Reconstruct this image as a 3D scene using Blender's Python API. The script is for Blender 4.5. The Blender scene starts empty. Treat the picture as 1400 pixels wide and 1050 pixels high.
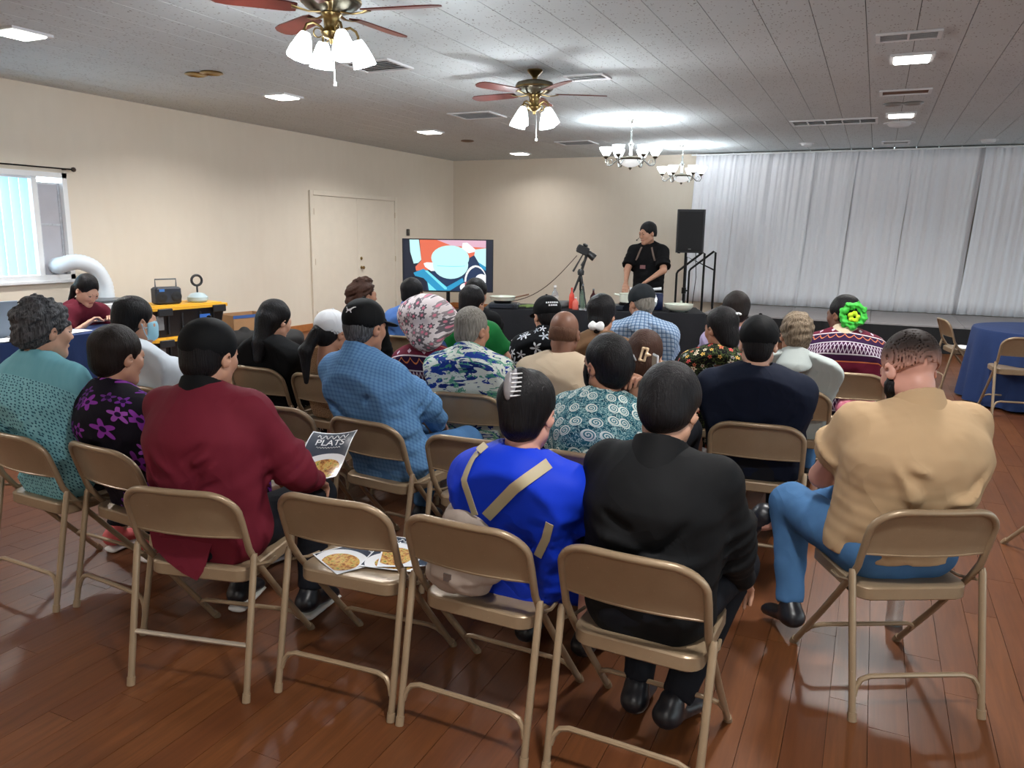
import bpy, bmesh, math, random
import numpy as np
from mathutils import Vector, Matrix
random.seed(7)
SC = bpy.context.scene
COL = SC.collection

# ------------------------------------------------------------------ camera
F_PX, YAW, PITCH, ROLL = 1054.9, math.radians(24.78), math.radians(11.04), math.radians(0.867)
fw = Vector((-math.sin(YAW)*math.cos(PITCH), math.cos(YAW)*math.cos(PITCH), -math.sin(PITCH)))
rt = Vector((math.cos(YAW), math.sin(YAW), 0)); up = rt.cross(fw)
cr = rt*math.cos(ROLL)+up*math.sin(ROLL); cu = -rt*math.sin(ROLL)+up*math.cos(ROLL)
cam_d = bpy.data.cameras.new('camera'); cam = bpy.data.objects.new('camera', cam_d); COL.objects.link(cam)
mw = Matrix.Identity(4)
for i, v in enumerate((cr, cu, -fw)):
    for j in range(3): mw[j][i] = v[j]
mw[0][3], mw[1][3], mw[2][3] = 0.0, 0.0, 1.6
cam.matrix_world = mw
cam_d.sensor_fit = 'HORIZONTAL'; cam_d.sensor_width = 36.0; cam_d.lens = 36.0*F_PX/1400.0
cam_d.clip_start = 0.05; cam_d.clip_end = 200
SC.camera = cam
# ------------------------------------------------------------------ world and exposure
world = bpy.data.worlds.new('world'); SC.world = world; world.use_nodes = True
wb = world.node_tree.nodes['Background']
wb.inputs[0].default_value = (0.72, 0.90, 1.0, 1); wb.inputs[1].default_value = 7.5
SC.view_settings.view_transform = 'Standard'; SC.view_settings.look = 'None'
SC.view_settings.gamma = 1.0; SC.view_settings.use_curve_mapping = False
SC.view_settings.exposure = 0.32
LAMP_W = 50.0      # ceiling lamps
FAN_W = 70.0       # each ceiling fan light kit
CHAND_W = 34.0     # each chandelier

# ------------------------------------------------------------------ small helpers
def lin(c):
    if isinstance(c, str):
        c = tuple(int(c[i:i+2], 16) for i in (0, 2, 4))
    return tuple(((x/255)/12.92 if x/255 <= .04045 else ((x/255+.055)/1.055)**2.4) for x in c)
def tag(o, label=None, cat=None, group=None, kind=None):
    if label: o['label'] = label
    if cat: o['category'] = cat
    if group: o['group'] = group
    if kind: o['kind'] = kind
    return o
def empty(name, loc=(0, 0, 0), rz=0.0):
    o = bpy.data.objects.new(name, None); COL.objects.link(o)
    o.empty_display_size = .1
    o.location = loc; o.rotation_euler = (0, 0, rz)
    return o
def thing(name, label, cat, loc=(0, 0, 0), rz=0.0, group=None):
    return tag(empty(name, loc, rz), label, cat, group)
def link(name, me, parent=None, loc=None, rz=None):
    o = bpy.data.objects.new(name, me); COL.objects.link(o)
    if parent: o.parent = parent
    if loc is not None: o.location = loc
    if rz is not None: o.rotation_euler = (0, 0, rz)
    return o
def copy_tree(o, parent=None):
    c = o.copy(); COL.objects.link(c); c.parent = parent
    for ch in list(o.children): copy_tree(ch, c)
    return c

class G:
    """tiny node-graph helper"""
    def __init__(s, name):
        s.m = bpy.data.materials.new(name); s.m.use_nodes = True
        s.t = s.m.node_tree; s.b = s.t.nodes['Principled BSDF']; s.out = s.t.nodes['Material Output']
    def n(s, ty, **kw):
        x = s.t.nodes.new(ty)
        for k, v in kw.items(): setattr(x, k, v)
        return x
    def put(s, sock, v):
        if hasattr(v, 'is_output') or isinstance(v, bpy.types.NodeSocket): s.t.links.new(v, sock)
        elif isinstance(v, (tuple, list)) and len(v) == 3 and sock.type == 'RGBA': sock.default_value = (*v, 1)
        else: sock.default_value = v
    def ma(s, op, a, b=0.0, c=0.0, clamp=False):
        x = s.n('ShaderNodeMath', operation=op); x.use_clamp = clamp
        s.put(x.inputs[0], a); s.put(x.inputs[1], b); s.put(x.inputs[2], c)
        return x.outputs[0]
    def mix(s, f, a, b):
        x = s.n('ShaderNodeMix', data_type='RGBA')
        s.put(x.inputs[0], f); s.put(x.inputs[6], a); s.put(x.inputs[7], b)
        return x.outputs[2]
    def sep(s, v):
        x = s.n('ShaderNodeSeparateXYZ'); s.put(x.inputs[0], v); return x.outputs
    def comb(s, x_, y_, z_=0.0):
        x = s.n('ShaderNodeCombineXYZ')
        for i, v in enumerate((x_, y_, z_)): s.put(x.inputs[i], v)
        return x.outputs[0]
    def pat(s):
        x = s.n('ShaderNodeAttribute'); x.attribute_name = 'pat'; return x.outputs['Vector']
    def obj(s): return s.n('ShaderNodeTexCoord').outputs['Object']
    def noise(s, v, scale=5, detail=2, rough=.5, dist=0.0, col=False):
        x = s.n('ShaderNodeTexNoise'); s.put(x.inputs['Vector'], v)
        x.inputs['Scale'].default_value = scale; x.inputs['Detail'].default_value = detail
        x.inputs['Roughness'].default_value = rough; x.inputs['Distortion'].default_value = dist
        return x.outputs['Color' if col else 'Fac']
    def voro(s, v, scale=5, rnd=1.0, dims='3D', feature='F1'):
        x = s.n('ShaderNodeTexVoronoi', voronoi_dimensions=dims, feature=feature); s.put(x.inputs['Vector'], v)
        x.inputs['Scale'].default_value = scale
        if 'Randomness' in x.inputs: x.inputs['Randomness'].default_value = rnd
        return x.outputs
    def mapv(s, v, sc=(1, 1, 1), loc=(0, 0, 0), rot=(0, 0, 0)):
        x = s.n('ShaderNodeMapping'); s.put(x.inputs[0], v)
        x.inputs['Location'].default_value = loc; x.inputs['Rotation'].default_value = rot; x.inputs['Scale'].default_value = sc
        return x.outputs[0]
    def ramp(s, f, stops, const=False):
        x = s.n('ShaderNodeValToRGB'); s.put(x.inputs[0], f)
        cr_ = x.color_ramp; cr_.interpolation = 'CONSTANT' if const else 'LINEAR'
        while len(cr_.elements) < len(stops): cr_.elements.new(.5)
        for e, (p, c) in zip(cr_.elements, stops): e.position = p; e.color = (*c, 1)
        return x.outputs[0]
    def bump(s, h, strength=.3, dist=.01):
        x = s.n('ShaderNodeBump'); s.put(x.inputs['Height'], h)
        x.inputs['Strength'].default_value = strength; x.inputs['Distance'].default_value = dist
        s.t.links.new(x.outputs[0], s.b.inputs['Normal'])
    def fin(s, col=None, rough=.6, metal=0.0, spec=.5, **kw):
        if col is not None: s.put(s.b.inputs['Base Color'], col)
        s.put(s.b.inputs['Roughness'], rough); s.put(s.b.inputs['Metallic'], metal)
        s.b.inputs['Specular IOR Level'].default_value = spec
        for k, v in kw.items(): s.put(s.b.inputs[k], v)
        return s.m
MC = {}
def mat(name, c, rough=.6, metal=0.0, var=.10, vs=6, bump=0.0, bs=60, spec=.5, **kw):
    if name in MC: return MC[name]
    g = G(name); c = lin(c)
    v = g.obj()
    f = g.noise(v, vs, 3)
    col = g.mix(f, tuple(max(0, x*(1-var*1.6)) for x in c), tuple(min(1, x*(1+var*1.6)) for x in c))
    if bump: g.bump(g.noise(v, bs, 3), bump, .004)
    MC[name] = g.fin(col, rough, metal, spec, **kw)
    return MC[name]
def emat(name, c, strength, base=None):
    if name in MC: return MC[name]
    g = G(name); c = lin(c)
    g.fin(lin(base) if base else c, .5)
    g.b.inputs['Emission Color'].default_value = (*c, 1); g.b.inputs['Emission Strength'].default_value = strength
    MC[name] = g.m
    return g.m

class MB:
    """collects geometry for one mesh"""
    def __init__(s): s.v = []; s.f = []; s.mi = []; s.cur = 0
    def add(s, vs, fs):
        o = len(s.v); s.v += [tuple(map(float, p)) for p in vs]
        for f in fs: s.f.append([i+o for i in f]); s.mi.append(s.cur)
        return s
    def box(s, lo, hi, M=None, ch=0.0):
        x0, y0, z0 = lo; x1, y1, z1 = hi
        if ch <= 0:
            vs = [(x0,y0,z0),(x1,y0,z0),(x1,y1,z0),(x0,y1,z0),(x0,y0,z1),(x1,y0,z1),(x1,y1,z1),(x0,y1,z1)]
            fs = [(0,3,2,1),(4,5,6,7),(0,1,5,4),(1,2,6,5),(2,3,7,6),(3,0,4,7)]
        else:
            c = ch
            rings = [(z0, c), (z0+c, 0), (z1-c, 0), (z1, c)]
            vs = []
            for z, i in rings:
                k = c
                a0, a1, b0, b1 = x0+i, x1-i, y0+i, y1-i
                vs += [(a0+k,b0,z),(a1-k,b0,z),(a1,b0+k,z),(a1,b1-k,z),(a1-k,b1,z),(a0+k,b1,z),(a0,b1-k,z),(a0,b0+k,z)]
            fs = [tuple(range(7, -1, -1)), tuple(range(24, 32))]
            for r in range(3):
                for j in range(8): fs.append((r*8+j, r*8+(j+1) % 8, r*8+8+(j+1) % 8, r*8+8+j))
        if M is not None: vs = [tuple(M @ Vector(p)) for p in vs]
        return s.add(vs, fs)
    def tube(s, pts, r, n=8, closed=False, cap=True, flat=None):
        pts = [Vector(p) for p in pts]; m = len(pts)
        rs = r if isinstance(r, (list, tuple)) else [r]*m
        tg = []
        for i in range(m):
            a = pts[(i-1) % m] if (closed or i > 0) else pts[i]
            b = pts[(i+1) % m] if (closed or i < m-1) else pts[i]
            t = (b-a); tg.append(t.normalized() if t.length > 1e-9 else Vector((0, 0, 1)))
        u = tg[0].orthogonal().normalized()
        if flat is not None:
            u = Vector(flat); u = (u-tg[0]*u.dot(tg[0])).normalized()
        vs = []
        for i in range(m):
            u = (u-tg[i]*u.dot(tg[i]))
            u = u.normalized() if u.length > 1e-6 else tg[i].orthogonal().normalized()
            w = tg[i].cross(u)
            for j in range(n):
                a = 2*math.pi*j/n
                ru, rw = (rs[i] if isinstance(rs[i], tuple) else (rs[i], rs[i]))
                vs.append(pts[i]+u*math.cos(a)*ru+w*math.sin(a)*rw)
        fs = []
        for i in range(m if closed else m-1):
            for j in range(n):
                k = (i+1) % m
                fs.append((i*n+j, i*n+(j+1) % n, k*n+(j+1) % n, k*n+j))
        if cap and not closed:
            fs.append(tuple(range(n-1, -1, -1))); fs.append(tuple((m-1)*n+j for j in range(n)))
        return s.add(vs, fs)
    def lathe(s, prof, n=20, c=(0, 0, 0), M=None, wob=None):
        vs = []
        for i, (r, z) in enumerate(prof):
            for j in range(n):
                a = 2*math.pi*j/n; rr = r*(1+(wob(i, a) if wob else 0))
                p = Vector((c[0]+rr*math.cos(a), c[1]+rr*math.sin(a), c[2]+z))
                vs.append(M @ p if M is not None else p)
        fs = []
        for i in range(len(prof)-1):
            for j in range(n): fs.append((i*n+j, i*n+(j+1) % n, (i+1)*n+(j+1) % n, (i+1)*n+j))
        if prof[0][0] > 1e-5: fs.append(tuple(range(n-1, -1, -1)))
        if prof[-1][0] > 1e-5: fs.append(tuple((len(prof)-1)*n+j for j in range(n)))
        return s.add(vs, fs)
    def prism(s, poly, z0, z1, M=None):
        n = len(poly)
        vs = [(x, y, z0) for x, y in poly]+[(x, y, z1) for x, y in poly]
        if M is not None: vs = [tuple(M @ Vector(p)) for p in vs]
        fs = [tuple(range(n-1, -1, -1)), tuple(range(n, 2*n))]+[(i, (i+1) % n, n+(i+1) % n, n+i) for i in range(n)]
        return s.add(vs, fs)
    def grid(s, P, thick=None):
        """P: rows of points"""
        R, C_ = len(P), len(P[0])
        vs = [p for r in P for p in r]
        fs = [(i*C_+j, i*C_+j+1, (i+1)*C_+j+1, (i+1)*C_+j) for i in range(R-1) for j in range(C_-1)]
        if thick:
            t = Vector(thick); N = len(vs)
            vs = vs+[tuple(Vector(p)+t) for p in vs]
            fs2 = [tuple(N+i for i in reversed(f)) for f in fs]
            rim = [j for j in range(C_)]+[i*C_+C_-1 for i in range(1, R)]+[(R-1)*C_+j for j in range(C_-2, -1, -1)]+[i*C_ for i in range(R-2, 0, -1)]
            fs = fs+fs2+[(rim[k], N+rim[k], N+rim[(k+1) % len(rim)], rim[(k+1) % len(rim)]) for k in range(len(rim))]
        return s.add(vs, fs)
    def mesh(s, name, mats, smooth=False, angle=None):
        me = bpy.data.meshes.new(name); me.from_pydata(s.v, [], s.f)
        for m in (mats if isinstance(mats, (list, tuple)) else [mats]): me.materials.append(m)
        if any(s.mi): me.polygons.foreach_set('material_index', s.mi)
        bm = bmesh.new(); bm.from_mesh(me); bmesh.ops.recalc_face_normals(bm, faces=bm.faces)
        if smooth:
            lim = math.radians(angle or 40)
            for f in bm.faces: f.smooth = True
            for e in bm.edges:
                if len(e.link_faces) == 2 and e.calc_face_angle(0) > lim: e.smooth = False
        bm.to_mesh(me); bm.free(); me.update()
        return me
    def obj(s, name, mats, parent=None, smooth=False, angle=None, loc=None, rz=None):
        return link(name, s.mesh(name, mats, smooth, angle), parent, loc, rz)
def arc(c, r, a0, a1, n, ax=0, ay=1):
    out = []
    for i in range(n+1):
        a = a0+(a1-a0)*i/n; p = list(c); p[ax] += r*math.cos(a); p[ay] += r*math.sin(a); out.append(tuple(p))
    return out
def rrect(x0, y0, x1, y1, r, n=4):
    out = []
    for cx, cy, a in ((x1-r, y1-r, 0), (x0+r, y1-r, 90), (x0+r, y0+r, 180), (x1-r, y0+r, 270)):
        for i in range(n+1):
            t = math.radians(a+90*i/n); out.append((cx+r*math.cos(t), cy+r*math.sin(t)))
    return out
def text_mesh(txt, size, m, extrude=.0006):
    cu_ = bpy.data.curves.new('lettering', 'FONT'); cu_.body = txt; cu_.size = size; cu_.extrude = extrude
    cu_.align_x = 'CENTER'; cu_.align_y = 'CENTER'
    o = bpy.data.objects.new('lettering_source', cu_); COL.objects.link(o)
    dg = bpy.context.evaluated_depsgraph_get(); me = bpy.data.meshes.new_from_object(o.evaluated_get(dg))
    bpy.data.objects.remove(o); me.materials.clear(); me.materials.append(m)
    return me
# ------------------------------------------------------------------ implicit surfaces for bodies and cloth
def V3(*a): return np.array(a[0] if len(a) == 1 else a, float)
class Pr:
    """elliptic tapered capsule a-b (radius along X axis rx, across ry) or ellipsoid with frame R"""
    __slots__ = ('a', 'b', 'ra', 'rb', 'X', 'k', 'op', 'cut', 'R')
    def __init__(s, a, b=None, ra=.05, rb=None, X=(1, 0, 0), k=.02, op='u', cut=None, R=None):
        s.a = V3(a); s.b = V3(a if b is None else b); s.R = R
        s.ra = ra if isinstance(ra, tuple) else (ra, ra)
        rb = ra if rb is None else rb
        s.rb = rb if isinstance(rb, tuple) else (rb, rb)
        X = V3(X); s.X = X/np.linalg.norm(X); s.k = k; s.op = op; s.cut = cut
    def tr(s, R, o):
        q = Pr(R @ s.a+o, R @ s.b+o, s.ra, s.rb, R @ s.X, s.k, s.op, None if s.cut is None else (R @ s.cut[0]+o, R @ s.cut[1]), None)
        q.R = None if s.R is None else R @ s.R
        return q
    def inf(s, d, k=None):
        q = Pr(s.a, s.b, tuple(r+d for r in s.ra), tuple(r+d for r in s.rb), s.X, s.k if k is None else k, s.op, s.cut, s.R)
        return q
    def box(s):
        r = max(s.ra+s.rb)
        return np.minimum(s.a, s.b)-r, np.maximum(s.a, s.b)+r
    def ev(s, x, y, z):
        if s.R is not None:
            px, py, pz = x-s.a[0], y-s.a[1], z-s.a[2]; R = s.R
            u = px*R[0, 0]+py*R[1, 0]+pz*R[2, 0]; v = px*R[0, 1]+py*R[1, 1]+pz*R[2, 1]; w = px*R[0, 2]+py*R[1, 2]+pz*R[2, 2]
            q = np.sqrt((u/s.ra[0])**2+(v/s.ra[1])**2+(w/s.ra[2])**2)+1e-9
            d = np.sqrt(u*u+v*v+w*w)*(1-1/q)
            d = np.where(q < .05, -min(s.ra), d)
        else:
            ab = s.b-s.a; L2 = ab @ ab
            px, py, pz = x-s.a[0], y-s.a[1], z-s.a[2]
            if L2 > 1e-10:
                t = np.clip((px*ab[0]+py*ab[1]+pz*ab[2])/L2, 0, 1)
                px = px-t*ab[0]; py = py-t*ab[1]; pz = pz-t*ab[2]
            else: t = 0.0
            rx = s.ra[0]+(s.rb[0]-s.ra[0])*t; ry = s.ra[1]+(s.rb[1]-s.ra[1])*t
            vv = px*px+py*py+pz*pz
            if s.ra[0] == s.ra[1] and s.rb[0] == s.rb[1]: d = np.sqrt(vv)-rx
            else:
                vx = px*s.X[0]+py*s.X[1]+pz*s.X[2]
                q = np.sqrt(vx*vx/(rx*rx)+np.maximum(vv-vx*vx, 0)/(ry*ry))+1e-9
                d = np.where(q < .05, -np.minimum(rx, ry), np.sqrt(vv)*(1-1/q))
        if s.cut is not None:
            o, n = s.cut
            d = np.maximum(d, (x-o[0])*n[0]+(y-o[1])*n[1]+(z-o[2])*n[2])
        return d
def nz(P, f, seed):
    r = np.random.RandomState(seed); out = 0
    for i in range(4):
        k = r.normal(size=3); k *= f*(1+.6*i)/np.linalg.norm(k)
        w = r.normal(size=3); w *= f*.45/np.linalg.norm(w)
        out = out+np.sin(P[..., 0]*k[0]+P[..., 1]*k[1]+P[..., 2]*k[2]+r.rand()*6.3+1.5*np.sin(P[..., 0]*w[0]+P[..., 1]*w[1]+P[..., 2]*w[2]))/(1+.5*i)
    return out/2.2
def sdf(prims, h, planes=(), disp=None, smooth_planes=.0):
    us = [p for p in prims if p.op == 'u']
    lo = np.min([p.box()[0] for p in us], axis=0)-3*h-.01; hi = np.max([p.box()[1] for p in us], axis=0)+3*h+.01
    n = np.ceil((hi-lo)/h).astype(int)+1
    D = np.full(n, .09, np.float32)
    ax = [lo[i]+h*np.arange(n[i]) for i in range(3)]
    for p in prims:
        m = p.k+.035; b0, b1 = p.box()
        i0 = np.maximum(((b0-m-lo)/h).astype(int), 0); i1 = np.minimum(((b1+m-lo)/h).astype(int)+2, n)
        if np.any(i1 <= i0): continue
        sl = tuple(slice(i0[i], i1[i]) for i in range(3))
        d = p.ev(ax[0][sl[0]][:, None, None], ax[1][sl[1]][None, :, None], ax[2][sl[2]][None, None, :]).astype(np.float32)
        A = D[sl]; k = p.k
        if p.op == 'u':
            hh = np.clip(.5+.5*(A-d)/k, 0, 1); D[sl] = A+(d-A)*hh-k*hh*(1-hh)
        else:
            e = -d; hh = np.clip(.5-.5*(A-e)/k, 0, 1); D[sl] = A+(e-A)*hh+k*hh*(1-hh)
    for o, nn in planes:
        pl = ((ax[0]-o[0])*nn[0])[:, None, None]+((ax[1]-o[1])*nn[1])[None, :, None]+((ax[2]-o[2])*nn[2])[None, None, :]
        D = np.maximum(D, pl.astype(np.float32))
    if disp is not None:
        I = np.nonzero(np.abs(D) < .045)
        P = np.stack([ax[i][I[i]] for i in range(3)], -1)
        D[I] += disp(P)
        for o, nn in planes:
            pl = ((ax[0]-o[0])*nn[0])[:, None, None]+((ax[1]-o[1])*nn[1])[None, :, None]+((ax[2]-o[2])*nn[2])[None, None, :]
            D = np.maximum(D, pl.astype(np.float32))
    D[0] = D[-1] = .1; D[:, 0] = D[:, -1] = .1; D[:, :, 0] = D[:, :, -1] = .1
    return nets(D, lo, h)
EDG = [((0,0,0),(1,0,0)),((0,1,0),(1,1,0)),((0,0,1),(1,0,1)),((0,1,1),(1,1,1)),((0,0,0),(0,1,0)),((1,0,0),(1,1,0)),((0,0,1),(0,1,1)),((1,0,1),(1,1,1)),((0,0,0),(0,0,1)),((1,0,0),(1,0,1)),((0,1,0),(0,1,1)),((1,1,0),(1,1,1))]
def nets(D, lo, h):
    S = D < 0
    c = np.zeros(tuple(k-1 for k in D.shape), np.int8)
    for i in (0, 1):
        for j in (0, 1):
            for k in (0, 1): c += S[i:D.shape[0]-1+i, j:D.shape[1]-1+j, k:D.shape[2]-1+k]
    I, J, K = np.nonzero((c > 0) & (c < 8)); M = len(I)
    acc = np.zeros((M, 3)); cnt = np.zeros(M)
    for a, b in EDG:
        d0 = D[I+a[0], J+a[1], K+a[2]]; d1 = D[I+b[0], J+b[1], K+b[2]]
        m = (d0 < 0) != (d1 < 0); t = d0[m]/(d0[m]-d1[m])
        acc[m] += np.array(a)+(np.array(b)-np.array(a))*t[:, None]; cnt[m] += 1
    Vt = (np.stack([I, J, K], -1)+acc/np.maximum(cnt, 1)[:, None])*h+lo
    idx = np.full(c.shape, -1, np.int64); idx[I, J, K] = np.arange(M)
    Q = []
    for axx in range(3):
        o = [0, 0, 0]; o[axx] = 1
        A = S[:S.shape[0]-o[0], :S.shape[1]-o[1], :S.shape[2]-o[2]]; B = S[o[0]:, o[1]:, o[2]:]
        i, j, k = np.nonzero(A != B); fl = A[i, j, k]
        u, w = [(1, 2), (2, 0), (0, 1)][axx]
        p = np.stack([i, j, k], -1)
        def cell(du, dw):
            q = p.copy(); q[:, u] += du; q[:, w] += dw; return idx[q[:, 0], q[:, 1], q[:, 2]]
        q = np.stack([cell(-1, -1), cell(0, -1), cell(0, 0), cell(-1, 0)], -1)
        q[~fl] = q[~fl][:, ::-1]
        Q.append(q)
    return Vt, np.concatenate(Q)
def merge(parts):
    vs, qs, o = [], [], 0
    for v, q in parts: vs.append(v); qs.append(q+o); o += len(v)
    return np.concatenate(vs), np.concatenate(qs)
def qmesh(name, VQ, m, pat=None):
    v, q = VQ
    me = bpy.data.meshes.new(name); me.vertices.add(len(v)); me.vertices.foreach_set('co', v.astype(np.float32).ravel())
    me.loops.add(q.size); me.loops.foreach_set('vertex_index', q.astype(np.int32).ravel())
    me.polygons.add(len(q)); me.polygons.foreach_set('loop_start', np.arange(0, q.size, 4, dtype=np.int32))
    me.polygons.foreach_set('use_smooth', np.ones(len(q), bool))
    me.update(calc_edges=True); me.validate(); me.materials.append(m)
    if pat is not None:
        at = me.attributes.new('pat', 'FLOAT_VECTOR', 'POINT'); at.data.foreach_set('vector', pat(v).astype(np.float32).ravel())
    return me
def rot(yaw=0, pitch=0, roll=0):
    """yaw left +, pitch looking down +, roll to own right +"""
    y, p, r = (math.radians(a) for a in (yaw, pitch, roll))
    Rz = np.array([[math.cos(y), -math.sin(y), 0], [math.sin(y), math.cos(y), 0], [0, 0, 1]])
    Rx = np.array([[1, 0, 0], [0, math.cos(-p), -math.sin(-p)], [0, math.sin(-p), math.cos(-p)]])
    Ry = np.array([[math.cos(r), 0, math.sin(r)], [0, 1, 0], [-math.sin(r), 0, math.cos(r)]])
    return Rz @ Rx @ Ry
def ik(S, T, l1, l2, pole):
    S, T, pole = V3(S), V3(T), V3(pole); d = T-S; L = np.linalg.norm(d)
    if L > (l1+l2)*.985: T = S+d/L*(l1+l2)*.985; d = T-S; L = np.linalg.norm(d)
    e = d/L; a = (l1*l1-l2*l2+L*L)/(2*L); hgt = math.sqrt(max(l1*l1-a*a, 0))
    p = pole-e*(pole @ e); p /= np.linalg.norm(p)
    return S+e*a+p*hgt, T
# ------------------------------------------------------------------ the room
XL, XR, YB, YF, ZC = -8.25, 8.6, 14.76, -6.0, 3.08
def m_wall():
    g = G('wall_paint'); v = g.obj()
    f = g.noise(v, 1.3, 4, .6); f2 = g.noise(g.mapv(v, (1, 1, .25)), 9, 3)
    c = g.mix(f, lin((220, 210, 194)), lin((232, 223, 208)))
    c = g.mix(g.ma('MULTIPLY', f2, .25), c, lin((206, 193, 173)))
    g.bump(g.noise(v, 140, 4, .6), .12, .003)
    return g.fin(c, .62, 0, .3)
M_WALL = m_wall()
def m_ceil():
    g = G('acoustic_ceiling'); v = g.obj()
    vo = g.voro(g.mapv(v, (1, .55, 1)), 42)['Distance']
    pits = g.ma('LESS_THAN', vo, .24)
    n1 = g.noise(v, 11, 4, .65); sel = g.ma('GREATER_THAN', n1, .49)
    blot = g.noise(v, .8, 3)
    c = g.mix(blot, lin((194, 201, 203)), lin((210, 217, 219)))
    c = g.mix(g.ma('MULTIPLY', g.ma('MULTIPLY', pits, sel), .6), c, lin((98, 92, 88)))
    g.bump(g.ma('MULTIPLY', g.ma('SUBTRACT', 1.0, pits), sel), .4, .004)
    return g.fin(c, .95, 0, .1)
M_CEIL = m_ceil()
def m_plank():
    g = G('wood_plank'); v = g.obj(); oi = g.n('ShaderNodeObjectInfo'); ge = g.n('ShaderNodeNewGeometry')
    rnd = g.ma('FRACT', g.ma('ADD', oi.outputs['Random'], ge.outputs['Random Per Island']))
    off = g.comb(g.ma('MULTIPLY', rnd, 17.0), g.ma('MULTIPLY', rnd, 31.0), 0.0)
    vv = g.n('ShaderNodeVectorMath', operation='ADD'); g.put(vv.inputs[0], v); g.put(vv.inputs[1], off)
    gr = g.noise(g.mapv(vv.outputs[0], (26, 1.6, 1)), 1.6, 5, .62, .6)
    c = g.mix(gr, lin((62, 35, 19)), lin((128, 78, 44)))
    c = g.mix(g.ma('MULTIPLY', rnd, .5), c, lin((84, 46, 27)))
    g.bump(gr, .05, .002)
    r = g.ma('ADD', .27, g.ma('MULTIPLY', g.noise(v, 3, 3), .18))
    return g.fin(c, r, 0, .35)
M_PLANK = m_plank()
M_WHITE = mat('white_trim', (232, 234, 236), .4, var=.03)
M_BASEB = mat('oak_baseboard', (176, 112, 62), .4, var=.15, vs=12)
M_METALW = mat('white_metal', (214, 216, 218), .4, var=.03)
M_BRASS = mat('antique_brass', (150, 128, 84), .28, 1.0, var=.15)
M_BLACK = mat('black_plastic', (24, 25, 28), .45, var=.12)
M_BLKMET = mat('black_metal', (22, 22, 24), .4, .6)
M_GREYPAINT = mat('grey_panel', (150, 150, 156), .5)

def struct(name, mb, m, parent=None, **k):
    o = mb.obj(name, m, parent, **k); o['kind'] = 'structure'; return o
# floor slab with single planks laid on it
floor = struct('floor', MB().box((XL, YF, -.12), (XR, YB, -.022)), mat('floor_underlay', (60, 40, 30), .9))
PW, PL = .125, 1.22
plank_me = MB().box((0, 0, -.02), (PW-.0018, PL-.0018, 0)).mesh('plank', M_PLANK)
cells = []
for i in range(int((XR-XL)/PW)):
    x = XL+i*PW; y = YF-random.random()*PL
    while y < YB-.05:
        cells.append((x, y)); y += PL
def in_view(x, y):
    d = Vector((x, y, 0))-Vector((0, 0, 1.6)); zc = d.dot(fw)
    if zc < .3: return False
    u_, v_ = F_PX*d.dot(cr)/zc, F_PX*d.dot(cu)/zc
    return abs(u_) < 760 and -600 < v_ < 560
near = [c for c in cells if any(in_view(c[0]+a*PW, c[1]+b*PL) for a in (0, 1) for b in (0, .5, 1)) and c[1] > YF+.1 and c[1]+PL < YB]
near.sort(key=lambda c: math.hypot(c[0], c[1]+PL/2))
near_set = set(near[:300])
far = MB()
for c in cells:
    if c in near_set: link('plank', plank_me, floor, (c[0], c[1], 0))
    else: far.box((c[0], max(c[1], YF), -.02), (c[0]+PW-.0018, min(c[1]+PL-.0018, YB), 0))
far.obj('plank_field', M_PLANK, floor)['kind'] = 'stuff'
# ceiling: long acoustic strips with open joints
ceil = struct('ceiling', MB().box((XL, YF, ZC+.02), (XR, YB, ZC+.15)), mat('ceiling_backing', (70, 66, 63), .9))
SP = .327; x = .12-SP*26
while x < XR:
    a, b = max(x, XL), min(x+SP-.005, XR)
    if b > a: MB().box((a, YF, ZC), (b, YB, ZC+.03)).obj('ceiling_panel', M_CEIL, ceil)
    x += SP
# walls
wl = MB()
WY0, WY1, WZ0, WZ1 = 3.95, 5.93, 1.02, 2.18
wl.box((XL-.2, YF, 0), (XL, WY0, ZC)); wl.box((XL-.2, WY1, 0), (XL, YB, ZC))
wl.box((XL-.2, WY0, 0), (XL, WY1, WZ0)); wl.box((XL-.2, WY0, WZ1), (XL, WY1, ZC))
struct('wall_left', wl, M_WALL)
struct('wall_back', MB().box((XL-.2, YB, 0), (XR+.2, YB+.2, ZC)), M_WALL)
wr_ = MB(); ADDED_WIN = [(-3.4, -1.0), (1.2, 3.6), (5.8, 8.2), (10.0, 12.0)]; yy = YF
for a, b in ADDED_WIN:
    wr_.box((XR, yy, 0), (XR+.2, a, ZC)); wr_.box((XR, a, 0), (XR+.2, b, .95)); wr_.box((XR, a, 2.3), (XR+.2, b, ZC)); yy = b
wr_.box((XR, yy, 0), (XR+.2, YB, ZC)); struct('wall_right', wr_, M_WALL)
for i, (a, b) in enumerate(ADDED_WIN):  # right-wall windows are out of view, added to let daylight into the room
    w_ = empty('window_%d' % (i+2), (XR, (a+b)/2, 0)); w_['kind'] = 'structure'; hw_ = (b-a)/2; f = MB()
    for y in (-hw_, -.03, hw_-.06): f.box((.02, y, .95), (.1, y+.06, 2.3))
    f.box((.02, -hw_, .95), (.1, hw_, 1.01)); f.box((.02, -hw_, 2.24), (.1, hw_, 2.3)); f.obj('window_frame', M_WHITE, w_)
    MB().box((-.05, -hw_-.03, .915), (.0, hw_+.03, .95)).obj('window_sill', M_WHITE, w_)
    pd = bpy.data.lights.new('window_portal', 'AREA'); pd.shape = 'RECTANGLE'; pd.size = 1.35; pd.size_y = b-a; pd.cycles.is_portal = True
    po = bpy.data.objects.new('window_portal', pd); COL.objects.link(po); po.parent = w_; po.location = (.15, 0, 1.62); po.rotation_euler = (0, math.pi/2, 0)
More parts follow.
